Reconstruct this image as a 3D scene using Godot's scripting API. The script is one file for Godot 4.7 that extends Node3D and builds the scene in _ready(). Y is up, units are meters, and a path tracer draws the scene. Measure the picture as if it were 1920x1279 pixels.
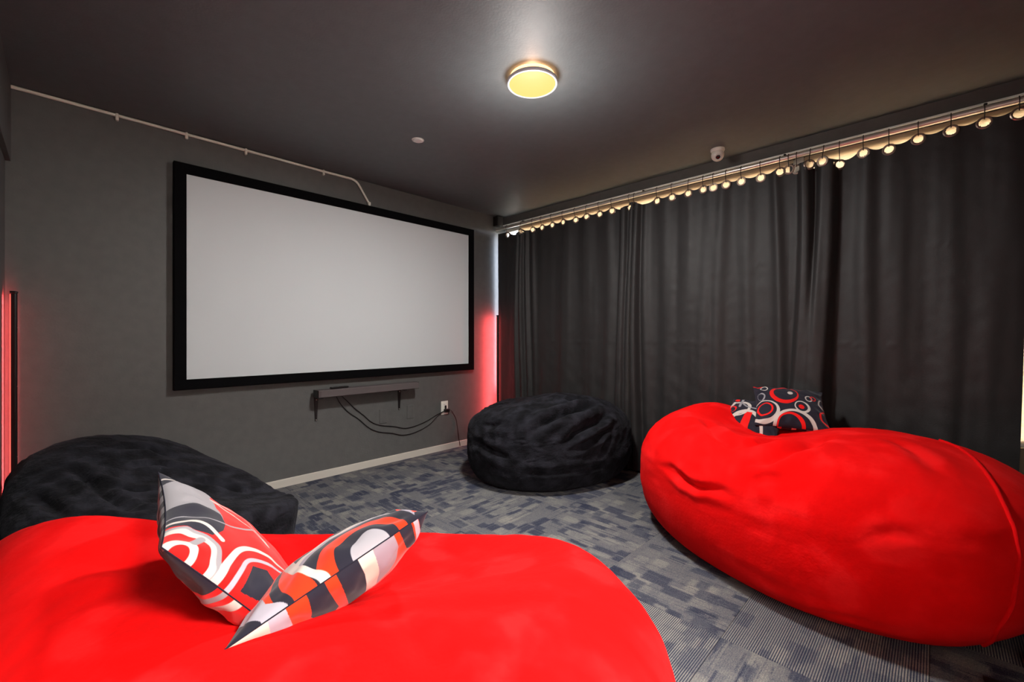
extends Node3D
# A small dark home-cinema room: projection screen, four giant bean bags, black curtains.
# World: the corner of the screen wall (z = 0) and the curtain wall (x = 0) is the origin, y up, metres.

var rng := RandomNumberGenerator.new()
var noise := FastNoiseLite.new()
var fine := FastNoiseLite.new()
var used := {}

# ------------------------------------------------------------------ nodes
func numbered(called: String) -> String:
	var n: int = used.get(called, -1) + 1
	used[called] = n
	return called if n == 0 else "%s_%03d" % [called, n]

func thing(called: String, label: String, category: String, at := Vector3.ZERO, group := "") -> Node3D:
	var o := Node3D.new()
	o.name = numbered(called)
	add_child(o)
	o.position = at
	tag(o, label, category, group)
	return o

func tag(o: Node, label: String, category: String, group := "") -> void:
	o.set_meta("label", label)
	o.set_meta("category", category)
	if group != "":
		o.set_meta("group", group)

func put(called: String, mesh: Mesh, m: Material, parent: Node = self, at := Vector3.ZERO) -> MeshInstance3D:
	var o := MeshInstance3D.new()
	o.name = numbered(called) if parent == self else called
	o.mesh = mesh
	o.material_override = m
	o.cast_shadow = GeometryInstance3D.SHADOW_CASTING_SETTING_ON
	parent.add_child(o, true)
	o.position = at
	return o

func struct(called: String, mesh: Mesh, m: Material, label := "", at := Vector3.ZERO) -> MeshInstance3D:
	var o := put(called, mesh, m, self, at)
	o.set_meta("kind", "structure")
	if label != "":
		o.set_meta("label", label)
	return o

# ------------------------------------------------------------------ shapes
func tri(st: SurfaceTool, a: Vector3, b: Vector3, c: Vector3, n: Vector3) -> void:
	# winding chosen so that the front (clockwise) side looks along n
	var v := [a, b, c] if (c - a).cross(b - a).dot(n) > 0.0 else [a, c, b]
	st.set_normal(n)
	for p in v:
		st.add_vertex(p)

func quad(st: SurfaceTool, a: Vector3, b: Vector3, c: Vector3, d: Vector3, n: Vector3) -> void:
	tri(st, a, b, c, n)
	tri(st, a, c, d, n)

func add_box(st: SurfaceTool, c: Vector3, size: Vector3, bevel := 0.0) -> void:
	var h := size / 2.0
	var k := minf(bevel, minf(h.x, minf(h.y, h.z)) * 0.9)
	for ax in 3:
		var e1 := (ax + 1) % 3
		var e2 := (ax + 2) % 3
		for s in [-1.0, 1.0]:
			var n := Vector3.ZERO
			n[ax] = s
			var q := []
			for t in [[-1, -1], [1, -1], [1, 1], [-1, 1]]:
				var p := Vector3.ZERO
				p[ax] = s * h[ax]
				p[e1] = t[0] * (h[e1] - k)
				p[e2] = t[1] * (h[e2] - k)
				q.append(c + p)
			quad(st, q[0], q[1], q[2], q[3], n)
		if k > 0.0:
			for s1 in [-1.0, 1.0]:
				for s2 in [-1.0, 1.0]:
					var q := []
					for t in [[-1.0, 0], [1.0, 0], [1.0, 1], [-1.0, 1]]:
						var p := Vector3.ZERO
						p[ax] = t[0] * (h[ax] - k)
						p[e1] = s1 * (h[e1] - (k if t[1] == 0 else 0.0))
						p[e2] = s2 * (h[e2] - (0.0 if t[1] == 0 else k))
						q.append(c + p)
					var n := Vector3.ZERO
					n[e1] = s1
					n[e2] = s2
					quad(st, q[0], q[1], q[2], q[3], n.normalized())
	if k > 0.0:
		for sx in [-1.0, 1.0]:
			for sy in [-1.0, 1.0]:
				for sz in [-1.0, 1.0]:
					var s := Vector3(sx, sy, sz)
					var o := h - Vector3(k, k, k)
					tri(st, c + s * Vector3(h.x, o.y, o.z), c + s * Vector3(o.x, h.y, o.z), c + s * Vector3(o.x, o.y, h.z), s.normalized())

func box(c: Vector3, size: Vector3, bevel := 0.0) -> ArrayMesh:
	var st := SurfaceTool.new()
	st.begin(Mesh.PRIMITIVE_TRIANGLES)
	add_box(st, c, size, bevel)
	return st.commit()

func slab(lo: Vector3, hi: Vector3, bevel := 0.0) -> ArrayMesh:
	return box((lo + hi) / 2.0, hi - lo, bevel)

# a grid of points (rows x cols) as one smooth mesh; the side that faces away from `inside` is the front
func grid(pts: PackedVector3Array, rows: int, cols: int, ring: bool, inside, uvs := PackedVector2Array(), skip := PackedByteArray()) -> ArrayMesh:
	var idx := PackedInt32Array()
	var last := cols if ring else cols - 1
	for r in rows - 1:
		for c in last:
			var a := r * cols + c
			var b := r * cols + (c + 1) % cols
			if skip.size() and skip[a]:
				continue
			idx.append_array([a, b, a + cols, b, b + cols, a + cols])
	var nor := PackedVector3Array()
	nor.resize(pts.size())
	for t in range(0, idx.size(), 3):
		var n := (pts[idx[t + 2]] - pts[idx[t]]).cross(pts[idx[t + 1]] - pts[idx[t]])
		for k in 3:
			nor[idx[t + k]] += n
	var turn := 0.0
	for i in pts.size():
		turn += nor[i].dot(inside if inside is Vector3 and not ring else pts[i] - inside)
	if turn < 0.0:
		for t in range(0, idx.size(), 3):
			var k := idx[t + 1]
			idx[t + 1] = idx[t + 2]
			idx[t + 2] = k
		for i in nor.size():
			nor[i] = -nor[i]
	for i in nor.size():
		nor[i] = nor[i].normalized() if nor[i].length() > 1e-12 else Vector3.UP
	var arr := []
	arr.resize(Mesh.ARRAY_MAX)
	arr[Mesh.ARRAY_VERTEX] = pts
	arr[Mesh.ARRAY_NORMAL] = nor
	if uvs.size():
		arr[Mesh.ARRAY_TEX_UV] = uvs
	arr[Mesh.ARRAY_INDEX] = idx
	var m := ArrayMesh.new()
	m.add_surface_from_arrays(Mesh.PRIMITIVE_TRIANGLES, arr)
	return m

func smooth_path(p: Array, per := 6) -> PackedVector3Array:
	var o := PackedVector3Array()
	for i in p.size() - 1:
		for k in per:
			o.append((p[i] as Vector3).cubic_interpolate(p[i + 1], p[maxi(i - 1, 0)], p[mini(i + 2, p.size() - 1)], float(k) / per))
	o.append(p[p.size() - 1])
	return o

func tube(p: PackedVector3Array, radius: float, sides := 8, taper := 1.0) -> ArrayMesh:
	var st := SurfaceTool.new()
	st.begin(Mesh.PRIMITIVE_TRIANGLES)
	var rings := []
	var up := Vector3.UP
	for i in p.size():
		var t := (p[mini(i + 1, p.size() - 1)] - p[maxi(i - 1, 0)]).normalized()
		if absf(t.dot(up)) > 0.95:
			up = Vector3.RIGHT if absf(t.x) < 0.9 else Vector3.BACK
		var s := t.cross(up).normalized()
		up = s.cross(t).normalized()
		var ring := []
		var r := lerpf(radius, radius * taper, float(i) / maxf(1.0, p.size() - 1))
		for k in sides:
			var a := TAU * k / sides
			ring.append([p[i] + (s * cos(a) + up * sin(a)) * r, s * cos(a) + up * sin(a)])
		rings.append(ring)
	for i in rings.size() - 1:
		for k in sides:
			var q := [rings[i][k], rings[i][(k + 1) % sides], rings[i + 1][(k + 1) % sides], rings[i + 1][k]]
			var n: Vector3 = q[0][1] + q[1][1]
			for order in [[0, 1, 2], [0, 2, 3]]:
				var v := []
				for j in order:
					v.append(q[j])
				if (v[2][0] - v[0][0]).cross(v[1][0] - v[0][0]).dot(n) < 0.0:
					v = [v[0], v[2], v[1]]
				for x in v:
					st.set_normal(x[1])
					st.add_vertex(x[0])
	for e in [0, rings.size() - 1]:
		var n: Vector3 = (p[0] - p[1]).normalized() if e == 0 else (p[p.size() - 1] - p[p.size() - 2]).normalized()
		for k in sides:
			tri(st, p[e], rings[e][k][0], rings[e][(k + 1) % sides][0], n)
	return st.commit()

# profile of (radius, height) turned about the y axis; sharp corners get their own normals
func lathe(profile: Array, sides := 48) -> ArrayMesh:
	var st := SurfaceTool.new()
	st.begin(Mesh.PRIMITIVE_TRIANGLES)
	for i in profile.size() - 1:
		var a: Vector2 = profile[i]
		var b: Vector2 = profile[i + 1]
		var d := (b - a).normalized()
		var n2 := Vector2(d.y, -d.x)
		for k in sides:
			var t0 := TAU * k / sides
			var t1 := TAU * (k + 1) / sides
			var d0 := Vector3(cos(t0), 0, sin(t0))
			var d1 := Vector3(cos(t1), 0, sin(t1))
			var n0 := d0 * n2.x + Vector3.UP * n2.y
			var n1 := d1 * n2.x + Vector3.UP * n2.y
			var v := [[d0 * a.x + Vector3.UP * a.y, n0], [d1 * a.x + Vector3.UP * a.y, n1], [d1 * b.x + Vector3.UP * b.y, n1], [d0 * b.x + Vector3.UP * b.y, n0]]
			for order in [[0, 1, 2], [0, 2, 3]]:
				var q := []
				for j in order:
					q.append(v[j])
				if (q[2][0] - q[0][0]).cross(q[1][0] - q[0][0]).dot(n0 + n1) < 0.0:
					q = [q[0], q[2], q[1]]
				for x in q:
					st.set_normal(x[1])
					st.add_vertex(x[0])
	return st.commit()

# ------------------------------------------------------------------ materials
func mat(c: Color, rough := 0.7, spec := 0.5, metal := 0.0) -> StandardMaterial3D:
	var m := StandardMaterial3D.new()
	m.albedo_color = c
	m.roughness = rough
	m.metallic_specular = spec
	m.metallic = metal
	return m

func glow(c: Color, energy: float) -> StandardMaterial3D:
	var m := mat(c, 0.5)
	m.emission_enabled = true
	m.emission = c
	m.emission_energy_multiplier = energy
	return m

func ntex(freq: float, lo: Color, hi: Color, size := 256, octaves := 4, sd := 1, normal := false, bump := 4.0, from := 0.0, to := 1.0) -> NoiseTexture2D:
	var n := FastNoiseLite.new()
	n.seed = sd
	n.frequency = freq
	n.fractal_octaves = octaves
	var t := NoiseTexture2D.new()
	t.width = size
	t.height = size
	t.seamless = true
	t.noise = n
	if normal:
		t.as_normal_map = true
		t.bump_strength = bump
	else:
		var g := Gradient.new()
		g.set_color(0, lo)
		g.set_color(1, hi)
		g.set_offset(0, from)
		g.set_offset(1, to)
		t.color_ramp = g
	return t

func paint(c: Color, rough: float, spec: float) -> StandardMaterial3D:
	var m := mat(c, rough, spec)
	m.albedo_texture = ntex(0.02, Color(0.93, 0.93, 0.93), Color(1, 1, 1), 256, 5, 3)
	m.normal_enabled = true
	m.normal_texture = ntex(0.12, Color.BLACK, Color.WHITE, 256, 2, 5, true, 1.5)
	m.normal_scale = 0.12
	m.uv1_triplanar = true
	m.uv1_world_triplanar = true
	m.uv1_scale = Vector3.ONE * 2.0
	return m

func plush(c: Color, rim: float, var_lo: float) -> StandardMaterial3D:
	var m := mat(c, 0.95, 0.25)
	m.albedo_texture = ntex(0.012, Color(var_lo, var_lo, var_lo), Color(1, 1, 1), 512, 6, 11, false, 4.0, 0.3, 0.75)
	m.normal_enabled = true
	m.normal_texture = ntex(0.09, Color.BLACK, Color.WHITE, 512, 4, 17, true, 3.0)
	m.normal_scale = 0.35
	m.uv1_triplanar = true
	m.uv1_world_triplanar = true
	m.uv1_scale = Vector3(1.3, 1.3, 1.3)
	if rim > 0.0:
		m.rim_enabled = true
		m.rim = rim
		m.rim_tint = 0.8
	return m

# ------------------------------------------------------------------ bean bags
func closed_curve(o: Array, per: int) -> PackedVector2Array:
	var r := PackedVector2Array()
	var n := o.size()
	for i in n:
		var p0: Vector2 = o[(i + n - 1) % n]
		var p1: Vector2 = o[i]
		var p2: Vector2 = o[(i + 1) % n]
		var p3: Vector2 = o[(i + 2) % n]
		for k in per:
			var t := float(k) / per
			r.append(0.5 * (2.0 * p1 + (p2 - p0) * t + (2.0 * p0 - 5.0 * p1 + 4.0 * p2 - p3) * t * t + (3.0 * p1 - p0 - 3.0 * p2 + p3) * t * t * t))
	return r

# distance to a line and how far along it (0 to 1)
func near_line(p: Vector3, l: Array) -> Vector2:
	var best := Vector2(1e9, 0)
	for i in l.size() - 1:
		var a: Vector3 = l[i]
		var ab: Vector3 = l[i + 1] - a
		var t := clampf((p - a).dot(ab) / ab.length_squared(), 0.0, 1.0)
		var q := p.distance_squared_to(a + ab * t)
		if q < best.x:
			best = Vector2(q, (i + t) / (l.size() - 1))
	return Vector2(sqrt(best.x), best.y)

# d: outline (plan), centre, height, widest (height of the widest ring), power, bumps [x, z, radius, height], folds, wrinkle
func bag_mesh(d: Dictionary) -> ArrayMesh:
	var per := int(320.0 / d.outline.size())
	var plan := closed_curve(d.outline, per)
	var cols := plan.size()
	var low := 22
	var high := 96
	var rows := low + high
	var c: Vector2 = d.centre
	var pts := PackedVector3Array()
	pts.resize(rows * cols)
	for r in rows:
		var s := -cos(PI / 2 * r / (low - 1)) if r < low else sin(PI / 2 * (r - low + 1) / high)
		var rad: float
		var y: float
		if s < 0.0:
			rad = 0.72 + 0.28 * sqrt(maxf(0.0, 1.0 - s * s))
			y = d.widest * (1.0 + s)
		else:
			rad = sqrt(maxf(0.0, 1.0 - pow(s, d.power)))
			y = d.widest + s * (d.height - d.widest)
		for k in cols:
			var q: Vector2 = c + (plan[k] - c) * rad
			var yy := y
			if s > 0.0:
				for b in d.bumps:
					yy += s * b[3] * exp(-((q.x - b[0]) ** 2 + (q.y - b[1]) ** 2) / (b[2] * b[2]))
			pts[r * cols + k] = Vector3(q.x, yy, q.y)
	# folds and wrinkles push the surface along its normal
	var base := grid(pts, rows, cols, true, Vector3(c.x, d.widest, c.y))
	var nor: PackedVector3Array = base.surface_get_arrays(0)[Mesh.ARRAY_NORMAL]
	var w: float = d.wrinkle
	var st: Vector3 = d.stretch
	for i in pts.size():
		var p := pts[i]
		if p.y < 0.012:
			continue
		var h := 0.0
		for f in d.folds:
			var l: Array = f[0]
			var near := near_line(p, l)
			var x := near.x + 0.012 * noise.get_noise_3d(p.x * 6.0, p.y * 6.0, p.z * 6.0)
			var deep: float = f[2] * smoothstep(0.0, 0.4, minf(near.y, 1.0 - near.y) + 0.02)
			var fw: float = f[1]
			if x < fw * 5.0:
				h -= deep * exp(-(x / fw) ** 2)
				h += deep * 0.55 * exp(-((x - 2.2 * fw) / (1.3 * fw)) ** 2)
		var a := noise.get_noise_3d(p.x * st.x, p.y * st.y, p.z * st.z)
		var b := fine.get_noise_3d(p.x * 2.1 * st.x, p.y * 2.1 * st.y, p.z * 2.1 * st.z)
		h += w * a * 1.6 - w * d.crack * (1.0 - absf(b) * 2.0) * smoothstep(-0.1, 0.5, a)
		h += w * 0.35 * fine.get_noise_3d(p.x * 7.0, p.y * 7.0, p.z * 7.0)
		pts[i] = p + nor[i] * h * smoothstep(0.0, 0.08, p.y)
		pts[i].y = maxf(pts[i].y, 0.002)
		pts[i].x = clampf(pts[i].x, -3.612, -0.215)
	return grid(pts, rows, cols, true, Vector3(c.x, d.widest, c.y))

# lays a path of points on the surface of a mesh
func laid_on(path: PackedVector3Array, m: ArrayMesh, lift: float) -> PackedVector3Array:
	var a := m.surface_get_arrays(0)
	var v: PackedVector3Array = a[Mesh.ARRAY_VERTEX]
	var n: PackedVector3Array = a[Mesh.ARRAY_NORMAL]
	var o := PackedVector3Array()
	for p in path:
		var best := 0
		for i in v.size():
			if v[i].distance_squared_to(p) < v[best].distance_squared_to(p):
				best = i
		o.append(p - n[best] * (p - v[best]).dot(n[best]) + n[best] * lift)
	return o

# ------------------------------------------------------------------ cushions
func cushion_face(s: float, t: float, side: float, sd: int) -> ArrayMesh:
	var n := 61
	var pts := PackedVector3Array()
	var uvs := PackedVector2Array()
	for i in n:
		for j in n:
			var u := sin((2.0 * i / (n - 1) - 1.0) * PI / 2)
			var v := sin((2.0 * j / (n - 1) - 1.0) * PI / 2)
			var x := u * (1.0 - 0.07 * (1.0 - v * v) * absf(u)) * s / 2
			var y := v * (1.0 - 0.07 * (1.0 - u * u) * absf(v)) * s / 2
			var full := sqrt(maxf(0.0, (1.0 - u * u) * (1.0 - v * v)))
			var h := t / 2 * full
			# pulled creases that run in from the corners and edges
			var e := minf(1.0 - absf(u), 1.0 - absf(v))
			h += 0.007 * noise.get_noise_3d(u * 1.3 + sd * 7.0, v * 1.3, side) * minf(1.0, e * 6.0)
			h += 0.005 * sin(atan2(v, u) * 17.0 + sd + 2.0 * noise.get_noise_2d(u, v)) * exp(-(e - 0.16) ** 2 / 0.012) * minf(1.0, e * 9.0)
			pts.append(Vector3(x, y, h * side))
			uvs.append(Vector2((u + 1.0) / 2, (v + 1.0) / 2))
	return grid(pts, n, n, false, Vector3(0, 0, side), uvs)

func cushion_edge(s: float) -> PackedVector3Array:
	var o := PackedVector3Array()
	for side in 4:
		for k in 16:
			var a := sin((2.0 * k / 16 - 1.0) * PI / 2)
			var x := 1.0 - 0.07 * (1.0 - a * a)
			var p := Vector2(a, -x).rotated(side * PI / 2)
			o.append(Vector3(p.x, p.y, 0) * s / 2)
	o.append(o[0])
	return o

func cushion(label: String, at: Vector3, ax: Vector3, ay: Vector3, s: float, t: float, front: Image, back: Image, piping: Color, sd: int) -> Node3D:
	var o := thing("throw_pillow", label, "pillow", at, "printed throw pillows on the red bean bags")
	ax = ax.normalized()
	ay = (ay - ax * ax.dot(ay)).normalized()
	o.basis = Basis(ax, ay, ax.cross(ay))
	for side in [1.0, -1.0]:
		var m := mat(Color.WHITE, 0.8, 0.3)
		m.albedo_texture = ImageTexture.create_from_image(front if side > 0 else back)
		m.texture_repeat = false
		m.rim_enabled = true
		m.rim = 0.2
		put("front_panel" if side > 0 else "back_panel", cushion_face(s, t, side, sd), m, o)
	put("seam", tube(cushion_edge(s), 0.0013, 6), mat(piping, 0.85, 0.3), o)
	return o

# ------------------------------------------------------------------ printing
const NAVY := Color(0.115, 0.11, 0.16)
const RED := Color(0.86, 0.06, 0.045)
const ORANGE := Color(0.88, 0.19, 0.055)
const CREAM := Color(0.75, 0.71, 0.68)
const GREY := Color(0.55, 0.535, 0.55)

func sheet(c: Color) -> Image:
	var im := Image.create(448, 448, false, Image.FORMAT_RGB8)
	im.fill(c)
	return im

func mark(im: Image, x0: float, y0: float, x1: float, y1: float, c: Color, inside: Callable) -> void:
	var n := im.get_width()
	for i in range(maxi(0, int(x0 * n)), mini(n, int(x1 * n) + 1)):
		for j in range(maxi(0, int(y0 * n)), mini(n, int(y1 * n) + 1)):
			var k: float = clampf(0.5 - float(inside.call(Vector2((i + 0.5) / n, (j + 0.5) / n))) * n, 0.0, 1.0)
			if k > 0.0:
				im.set_pixel(i, j, im.get_pixel(i, j).lerp(c, k))

# an ellipse, or a ring whose hole sits off-centre so that the band swells on one side
func ring(im: Image, c: Vector2, r: Vector2, c2: Vector2, r2: Vector2, col: Color, cut := Rect2(0, 0, 1, 1)) -> void:
	var f := func(p: Vector2) -> float:
		var a := ((p - c) / r).length() - 1.0
		a *= minf(r.x, r.y)
		if r2.x > 0.0:
			a = maxf(a, (1.0 - ((p - c2) / r2).length()) * minf(r2.x, r2.y))
		return a
	mark(im, maxf(cut.position.x, c.x - r.x), maxf(cut.position.y, c.y - r.y), minf(cut.end.x, c.x + r.x), minf(cut.end.y, c.y + r.y), col, f)

func disc(im: Image, c: Vector2, r: Vector2, col: Color, cut := Rect2(0, 0, 1, 1)) -> void:
	ring(im, c, r, c, Vector2.ZERO, col, cut)

func shape(im: Image, p: Array, col: Color) -> void:
	var poly := PackedVector2Array(p)
	var lo := poly[0]
	var hi := poly[0]
	for q in poly:
		lo = lo.min(q)
		hi = hi.max(q)
	mark(im, lo.x, lo.y, hi.x, hi.y, col, func(q: Vector2) -> float: return -0.01 if Geometry2D.is_point_in_polygon(q, poly) else 0.01)

func band(im: Image, p: Array, w0: float, w1: float, col: Color) -> void:
	var v := []
	for q in p:
		v.append(Vector3(q.x, q.y, 0))
	var l := smooth_path(v, 6)
	var lo := Vector2(9, 9)
	var hi := Vector2(-9, -9)
	for q in l:
		lo = lo.min(Vector2(q.x, q.y))
		hi = hi.max(Vector2(q.x, q.y))
	var w := maxf(w0, w1)
	mark(im, lo.x - w, lo.y - w, hi.x + w, hi.y + w, col, func(q: Vector2) -> float:
		var best := 9.0
		for i in l.size() - 1:
			var a := Vector2(l[i].x, l[i].y)
			var ab := Vector2(l[i + 1].x, l[i + 1].y) - a
			var t := clampf((q - a).dot(ab) / ab.length_squared(), 0.0, 1.0)
			best = minf(best, q.distance_to(a + ab * t) - lerpf(w0, w1, (i + t) / (l.size() - 1)) / 2)
		return best)

# ------------------------------------------------------------------ carpet
func carpet_image(sd: int, ribbed: bool) -> Array:
	var n := 448
	rng.seed = sd
	var tone := PackedFloat32Array()
	tone.resize(n * n)
	tone.fill(0.62 if not ribbed else 0.5)
	# patches: streaky rectangles of light and dark yarn
	for k in (64 if not ribbed else 50):
		var w := rng.randi_range(40, 105)
		var h := rng.randi_range(26, 74)
		var x0 := rng.randi_range(-w / 2, n)
		var y0 := rng.randi_range(-h / 2, n)
		var v := rng.randf_range(0.0, 0.32) if rng.randf() < 0.52 else rng.randf_range(0.7, 1.0)
		for y in range(maxi(0, y0), mini(n, y0 + h)):
			var jag := rng.randi_range(-3, 3)
			for x in range(maxi(0, x0 + jag), mini(n, x0 + w + jag)):
				tone[y * n + x] = lerpf(tone[y * n + x], v, 0.75)
	# single yarns that run on past their patch
	for k in (90 if not ribbed else 30):
		var y := rng.randi_range(0, n - 3)
		var x0 := rng.randi_range(0, n - 40)
		var v := rng.randf()
		for x in range(x0, mini(n, x0 + rng.randi_range(30, 200))):
			tone[y * n + x] = v
			tone[(y + 1) * n + x] = v
	var im := Image.create(n, n, false, Image.FORMAT_RGB8)
	var hm := Image.create(n, n, false, Image.FORMAT_L8)
	var dark := Color(0.175, 0.19, 0.255)
	var light := Color(0.50, 0.49, 0.465)
	var ribs := 76.0
	for y in n:
		var ph := absf(sin(PI * ribs * (y + 0.5) / n))
		for x in n:
			var t := tone[clampi(y + rng.randi_range(-2, 2), 0, n - 1) * n + clampi(x + rng.randi_range(-5, 5), 0, n - 1)]
			var g := rng.randf()
			if ribbed:
				var line := smoothstep(0.45, 0.85, ph)
				t = lerpf(t * 0.3 - 0.1, 0.5 + 0.85 * t, line)
				t += (g - 0.5) * 0.5
			else:
				t += (g - 0.5) * 0.7
				t -= 0.1 * (1.0 - ph)
			im.set_pixel(x, y, dark.lerp(light, clampf(t, -0.15, 1.2)))
			var hh := 0.35 + 0.45 * ph + 0.3 * (g - 0.5)
			hm.set_pixel(x, y, Color(hh, hh, hh))
	# the bound edge of the tile
	return [im, hm]

func carpet_mat(sd: int, ribbed: bool) -> StandardMaterial3D:
	var a := carpet_image(sd, ribbed)
	var m := mat(Color.WHITE, 0.95, 0.2)
	m.albedo_texture = ImageTexture.create_from_image(a[0])
	m.heightmap_enabled = true
	m.heightmap_texture = ImageTexture.create_from_image(a[1])
	m.heightmap_scale = 0.25
	m.texture_repeat = false
	return m

func tile_mesh(sx: float, sz: float) -> ArrayMesh:
	# a carpet tile with its top edges eased; uv covers the top
	var st := SurfaceTool.new()
	st.begin(Mesh.PRIMITIVE_TRIANGLES)
	var k := 0.0022
	var y := 0.006
	var top := [Vector3(k, y, k), Vector3(sx - k, y, k), Vector3(sx - k, y, sz - k), Vector3(k, y, sz - k)]
	var rim := [Vector3(0.0005, y - 0.0025, 0.0005), Vector3(sx - 0.0005, y - 0.0025, 0.0005), Vector3(sx - 0.0005, y - 0.0025, sz - 0.0005), Vector3(0.0005, y - 0.0025, sz - 0.0005)]
	for f in [[0, 1, 2], [0, 2, 3]]:
		st.set_normal(Vector3.UP)
		for i in f:
			st.set_uv(Vector2(top[i].x / 0.556, top[i].z / 0.556))
			st.add_vertex(top[i])
	for i in 4:
		var j := (i + 1) % 4
		var n: Vector3 = ((rim[i] + rim[j]) / 2 - Vector3(sx / 2, y - 0.0025, sz / 2)).normalized() * 0.8 + Vector3.UP
		for f in [[top[i], top[j], rim[j]], [top[i], rim[j], rim[i]]]:
			var v: Array = f
			if (v[2] - v[0]).cross(v[1] - v[0]).dot(n) < 0:
				v = [v[0], v[2], v[1]]
			st.set_normal(n.normalized())
			for p in v:
				st.set_uv(Vector2(p.x / 0.556, p.z / 0.556))
				st.add_vertex(p)
	return st.commit()

# ------------------------------------------------------------------ curtains
# one panel between z0 and z1; eyes are its grommets as [z, y]; pleats as [z, width, depth towards the room]
func curtain(label: String, z0: float, z1: float, eyes: Array, pleats: Array, x0: float, sd: int, cloth: Material, lean := 0.0) -> Node3D:
	var o := thing("blackout_curtain", label, "curtain", Vector3(0, 0, 0), "black curtain panels hanging along the window wall")
	var cols := int((z1 - z0) / 0.0075) + 2
	var ys := []
	for k in 44:
		ys.append(0.0 + k * 0.006)          # measured down from the top edge
	for k in 60:
		ys.append(0.264 + (k + 1) * 1.0 / 60)
	for k in 40:
		ys.append(1.264 + (k + 1) * 0.958 / 40)
	var rows := ys.size()
	var pts := PackedVector3Array()
	var skip := PackedByteArray()
	pts.resize(rows * cols)
	skip.resize(rows * cols)
	var hem := PackedFloat32Array()
	for k in cols:
		var z := z0 + (z1 - z0) * k / (cols - 1)
		# top edge: held at each eye, sagging between
		var y := 2.25
		if eyes.size() > 1:
			var a: Array = eyes[0]
			var b: Array = eyes[eyes.size() - 1]
			for i in eyes.size() - 1:
				if z >= eyes[i][0] and z <= eyes[i + 1][0]:
					a = eyes[i]
					b = eyes[i + 1]
			var t := clampf((z - a[0]) / maxf(0.001, b[0] - a[0]), 0.0, 1.0)
			y = lerpf(a[1], b[1], smoothstep(0.0, 1.0, t)) + 0.034 - 0.2 * (b[0] - a[0]) * sin(PI * t)
		hem.append(y)
	for r in rows:
		for k in cols:
			var z := z0 + (z1 - z0) * k / (cols - 1)
			var y: float = hem[k] - ys[r] * (hem[k] - 0.025) / 2.222
			var down: float = ys[r] / 2.222
			var x := x0
			var zz := z + lean * down * down
			for p in pleats:
				var wid: float = p[1] * (1.0 + 0.35 * down)
				var cz: float = p[0] + 0.02 * sin(down * 4.0 + p[0] * 9.0)
				x -= p[2] * exp(-pow(absf(z - cz) / wid, p[3] if p.size() > 3 else 2.0)) * (0.75 + 0.4 * down)
			x -= 0.018 * noise.get_noise_2d(z * 3.2 + sd * 31.0, y * 0.22) * (0.5 + down)
			x -= 0.0025 * sin(z * 21.0 + sd + 3.0 * noise.get_noise_1d(z * 2.0 + sd) + 0.4 * sin(y * 2.0)) * (0.35 + 0.4 * down)
			# ironing folds from the packet and small rucks below the middle
			x -= 0.0035 * exp(-((y - 1.075 - 0.01 * noise.get_noise_1d(z * 9.0)) / 0.006) ** 2) * smoothstep(-0.3, 0.2, noise.get_noise_1d(z * 5.0 + sd))
			x -= 0.0025 * exp(-((y - 1.62) / 0.005) ** 2) * smoothstep(0.0, 0.4, noise.get_noise_1d(z * 7.0 + 9.0 + sd))
			x -= 0.006 * fine.get_noise_3d(z * 2.2, y * 3.2 + z * 2.0, sd) * smoothstep(0.45, 0.75, down)
			x -= 0.002 * fine.get_noise_3d(z * 4.0, y * 5.0, sd + 4.0)
			pts[r * cols + k] = Vector3(minf(x, -0.06), y, zz)
	for e in eyes:
		for r in rows - 1:
			for k in cols - 1:
				var mid := (pts[r * cols + k] + pts[(r + 1) * cols + k + 1]) / 2
				if Vector2(mid.z - e[0], mid.y - e[1]).length() < 0.0225:
					skip[r * cols + k] = 1
	put("cloth", grid(pts, rows, cols, false, Vector3(-1, 0, 0), PackedVector2Array(), skip), cloth, o)
	for e in eyes:
		# the ring follows the slope of the cloth at its place
		var k := clampi(int((e[0] - z0) / (z1 - z0) * (cols - 1)), 2, cols - 3)
		var r := 0
		while r < rows - 2 and pts[r * cols + k].y > e[1]:
			r += 1
		var here := pts[r * cols + k]
		var along := (pts[r * cols + k + 2] - pts[r * cols + k - 2]).normalized()
		along = (along + Vector3(0, 0, 1.2)).normalized()
		var g := put("grommet", eye_mesh, eye_mat, o, Vector3(here.x, e[1], e[0]))
		var n := along.cross(Vector3.UP).normalized()
		if n.x > 0:
			n = -n
		g.basis = Basis(along, n, along.cross(n).normalized()) if absf(n.dot(along)) < 0.1 else Basis()
		var top := Vector3(here.x - 0.004, e[1] + 0.024, e[0])
		put("hook", tube(smooth_path([top + Vector3(0.006, -0.006, 0), top + Vector3(-0.004, 0, 0), Vector3(ROD.x - 0.0185, ROD.y - 0.006, e[0]), Vector3(ROD.x - 0.012, ROD.y + 0.016, e[0]), Vector3(ROD.x + 0.006, ROD.y + 0.0185, e[0]), Vector3(ROD.x + 0.018, ROD.y + 0.004, e[0])], 4), 0.0022, 5), hook_mat, o)
	return o

const ROD := Vector3(-0.1, 2.296, 0)
var eye_mesh: ArrayMesh
var eye_mat: StandardMaterial3D
var hook_mat: StandardMaterial3D

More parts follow.
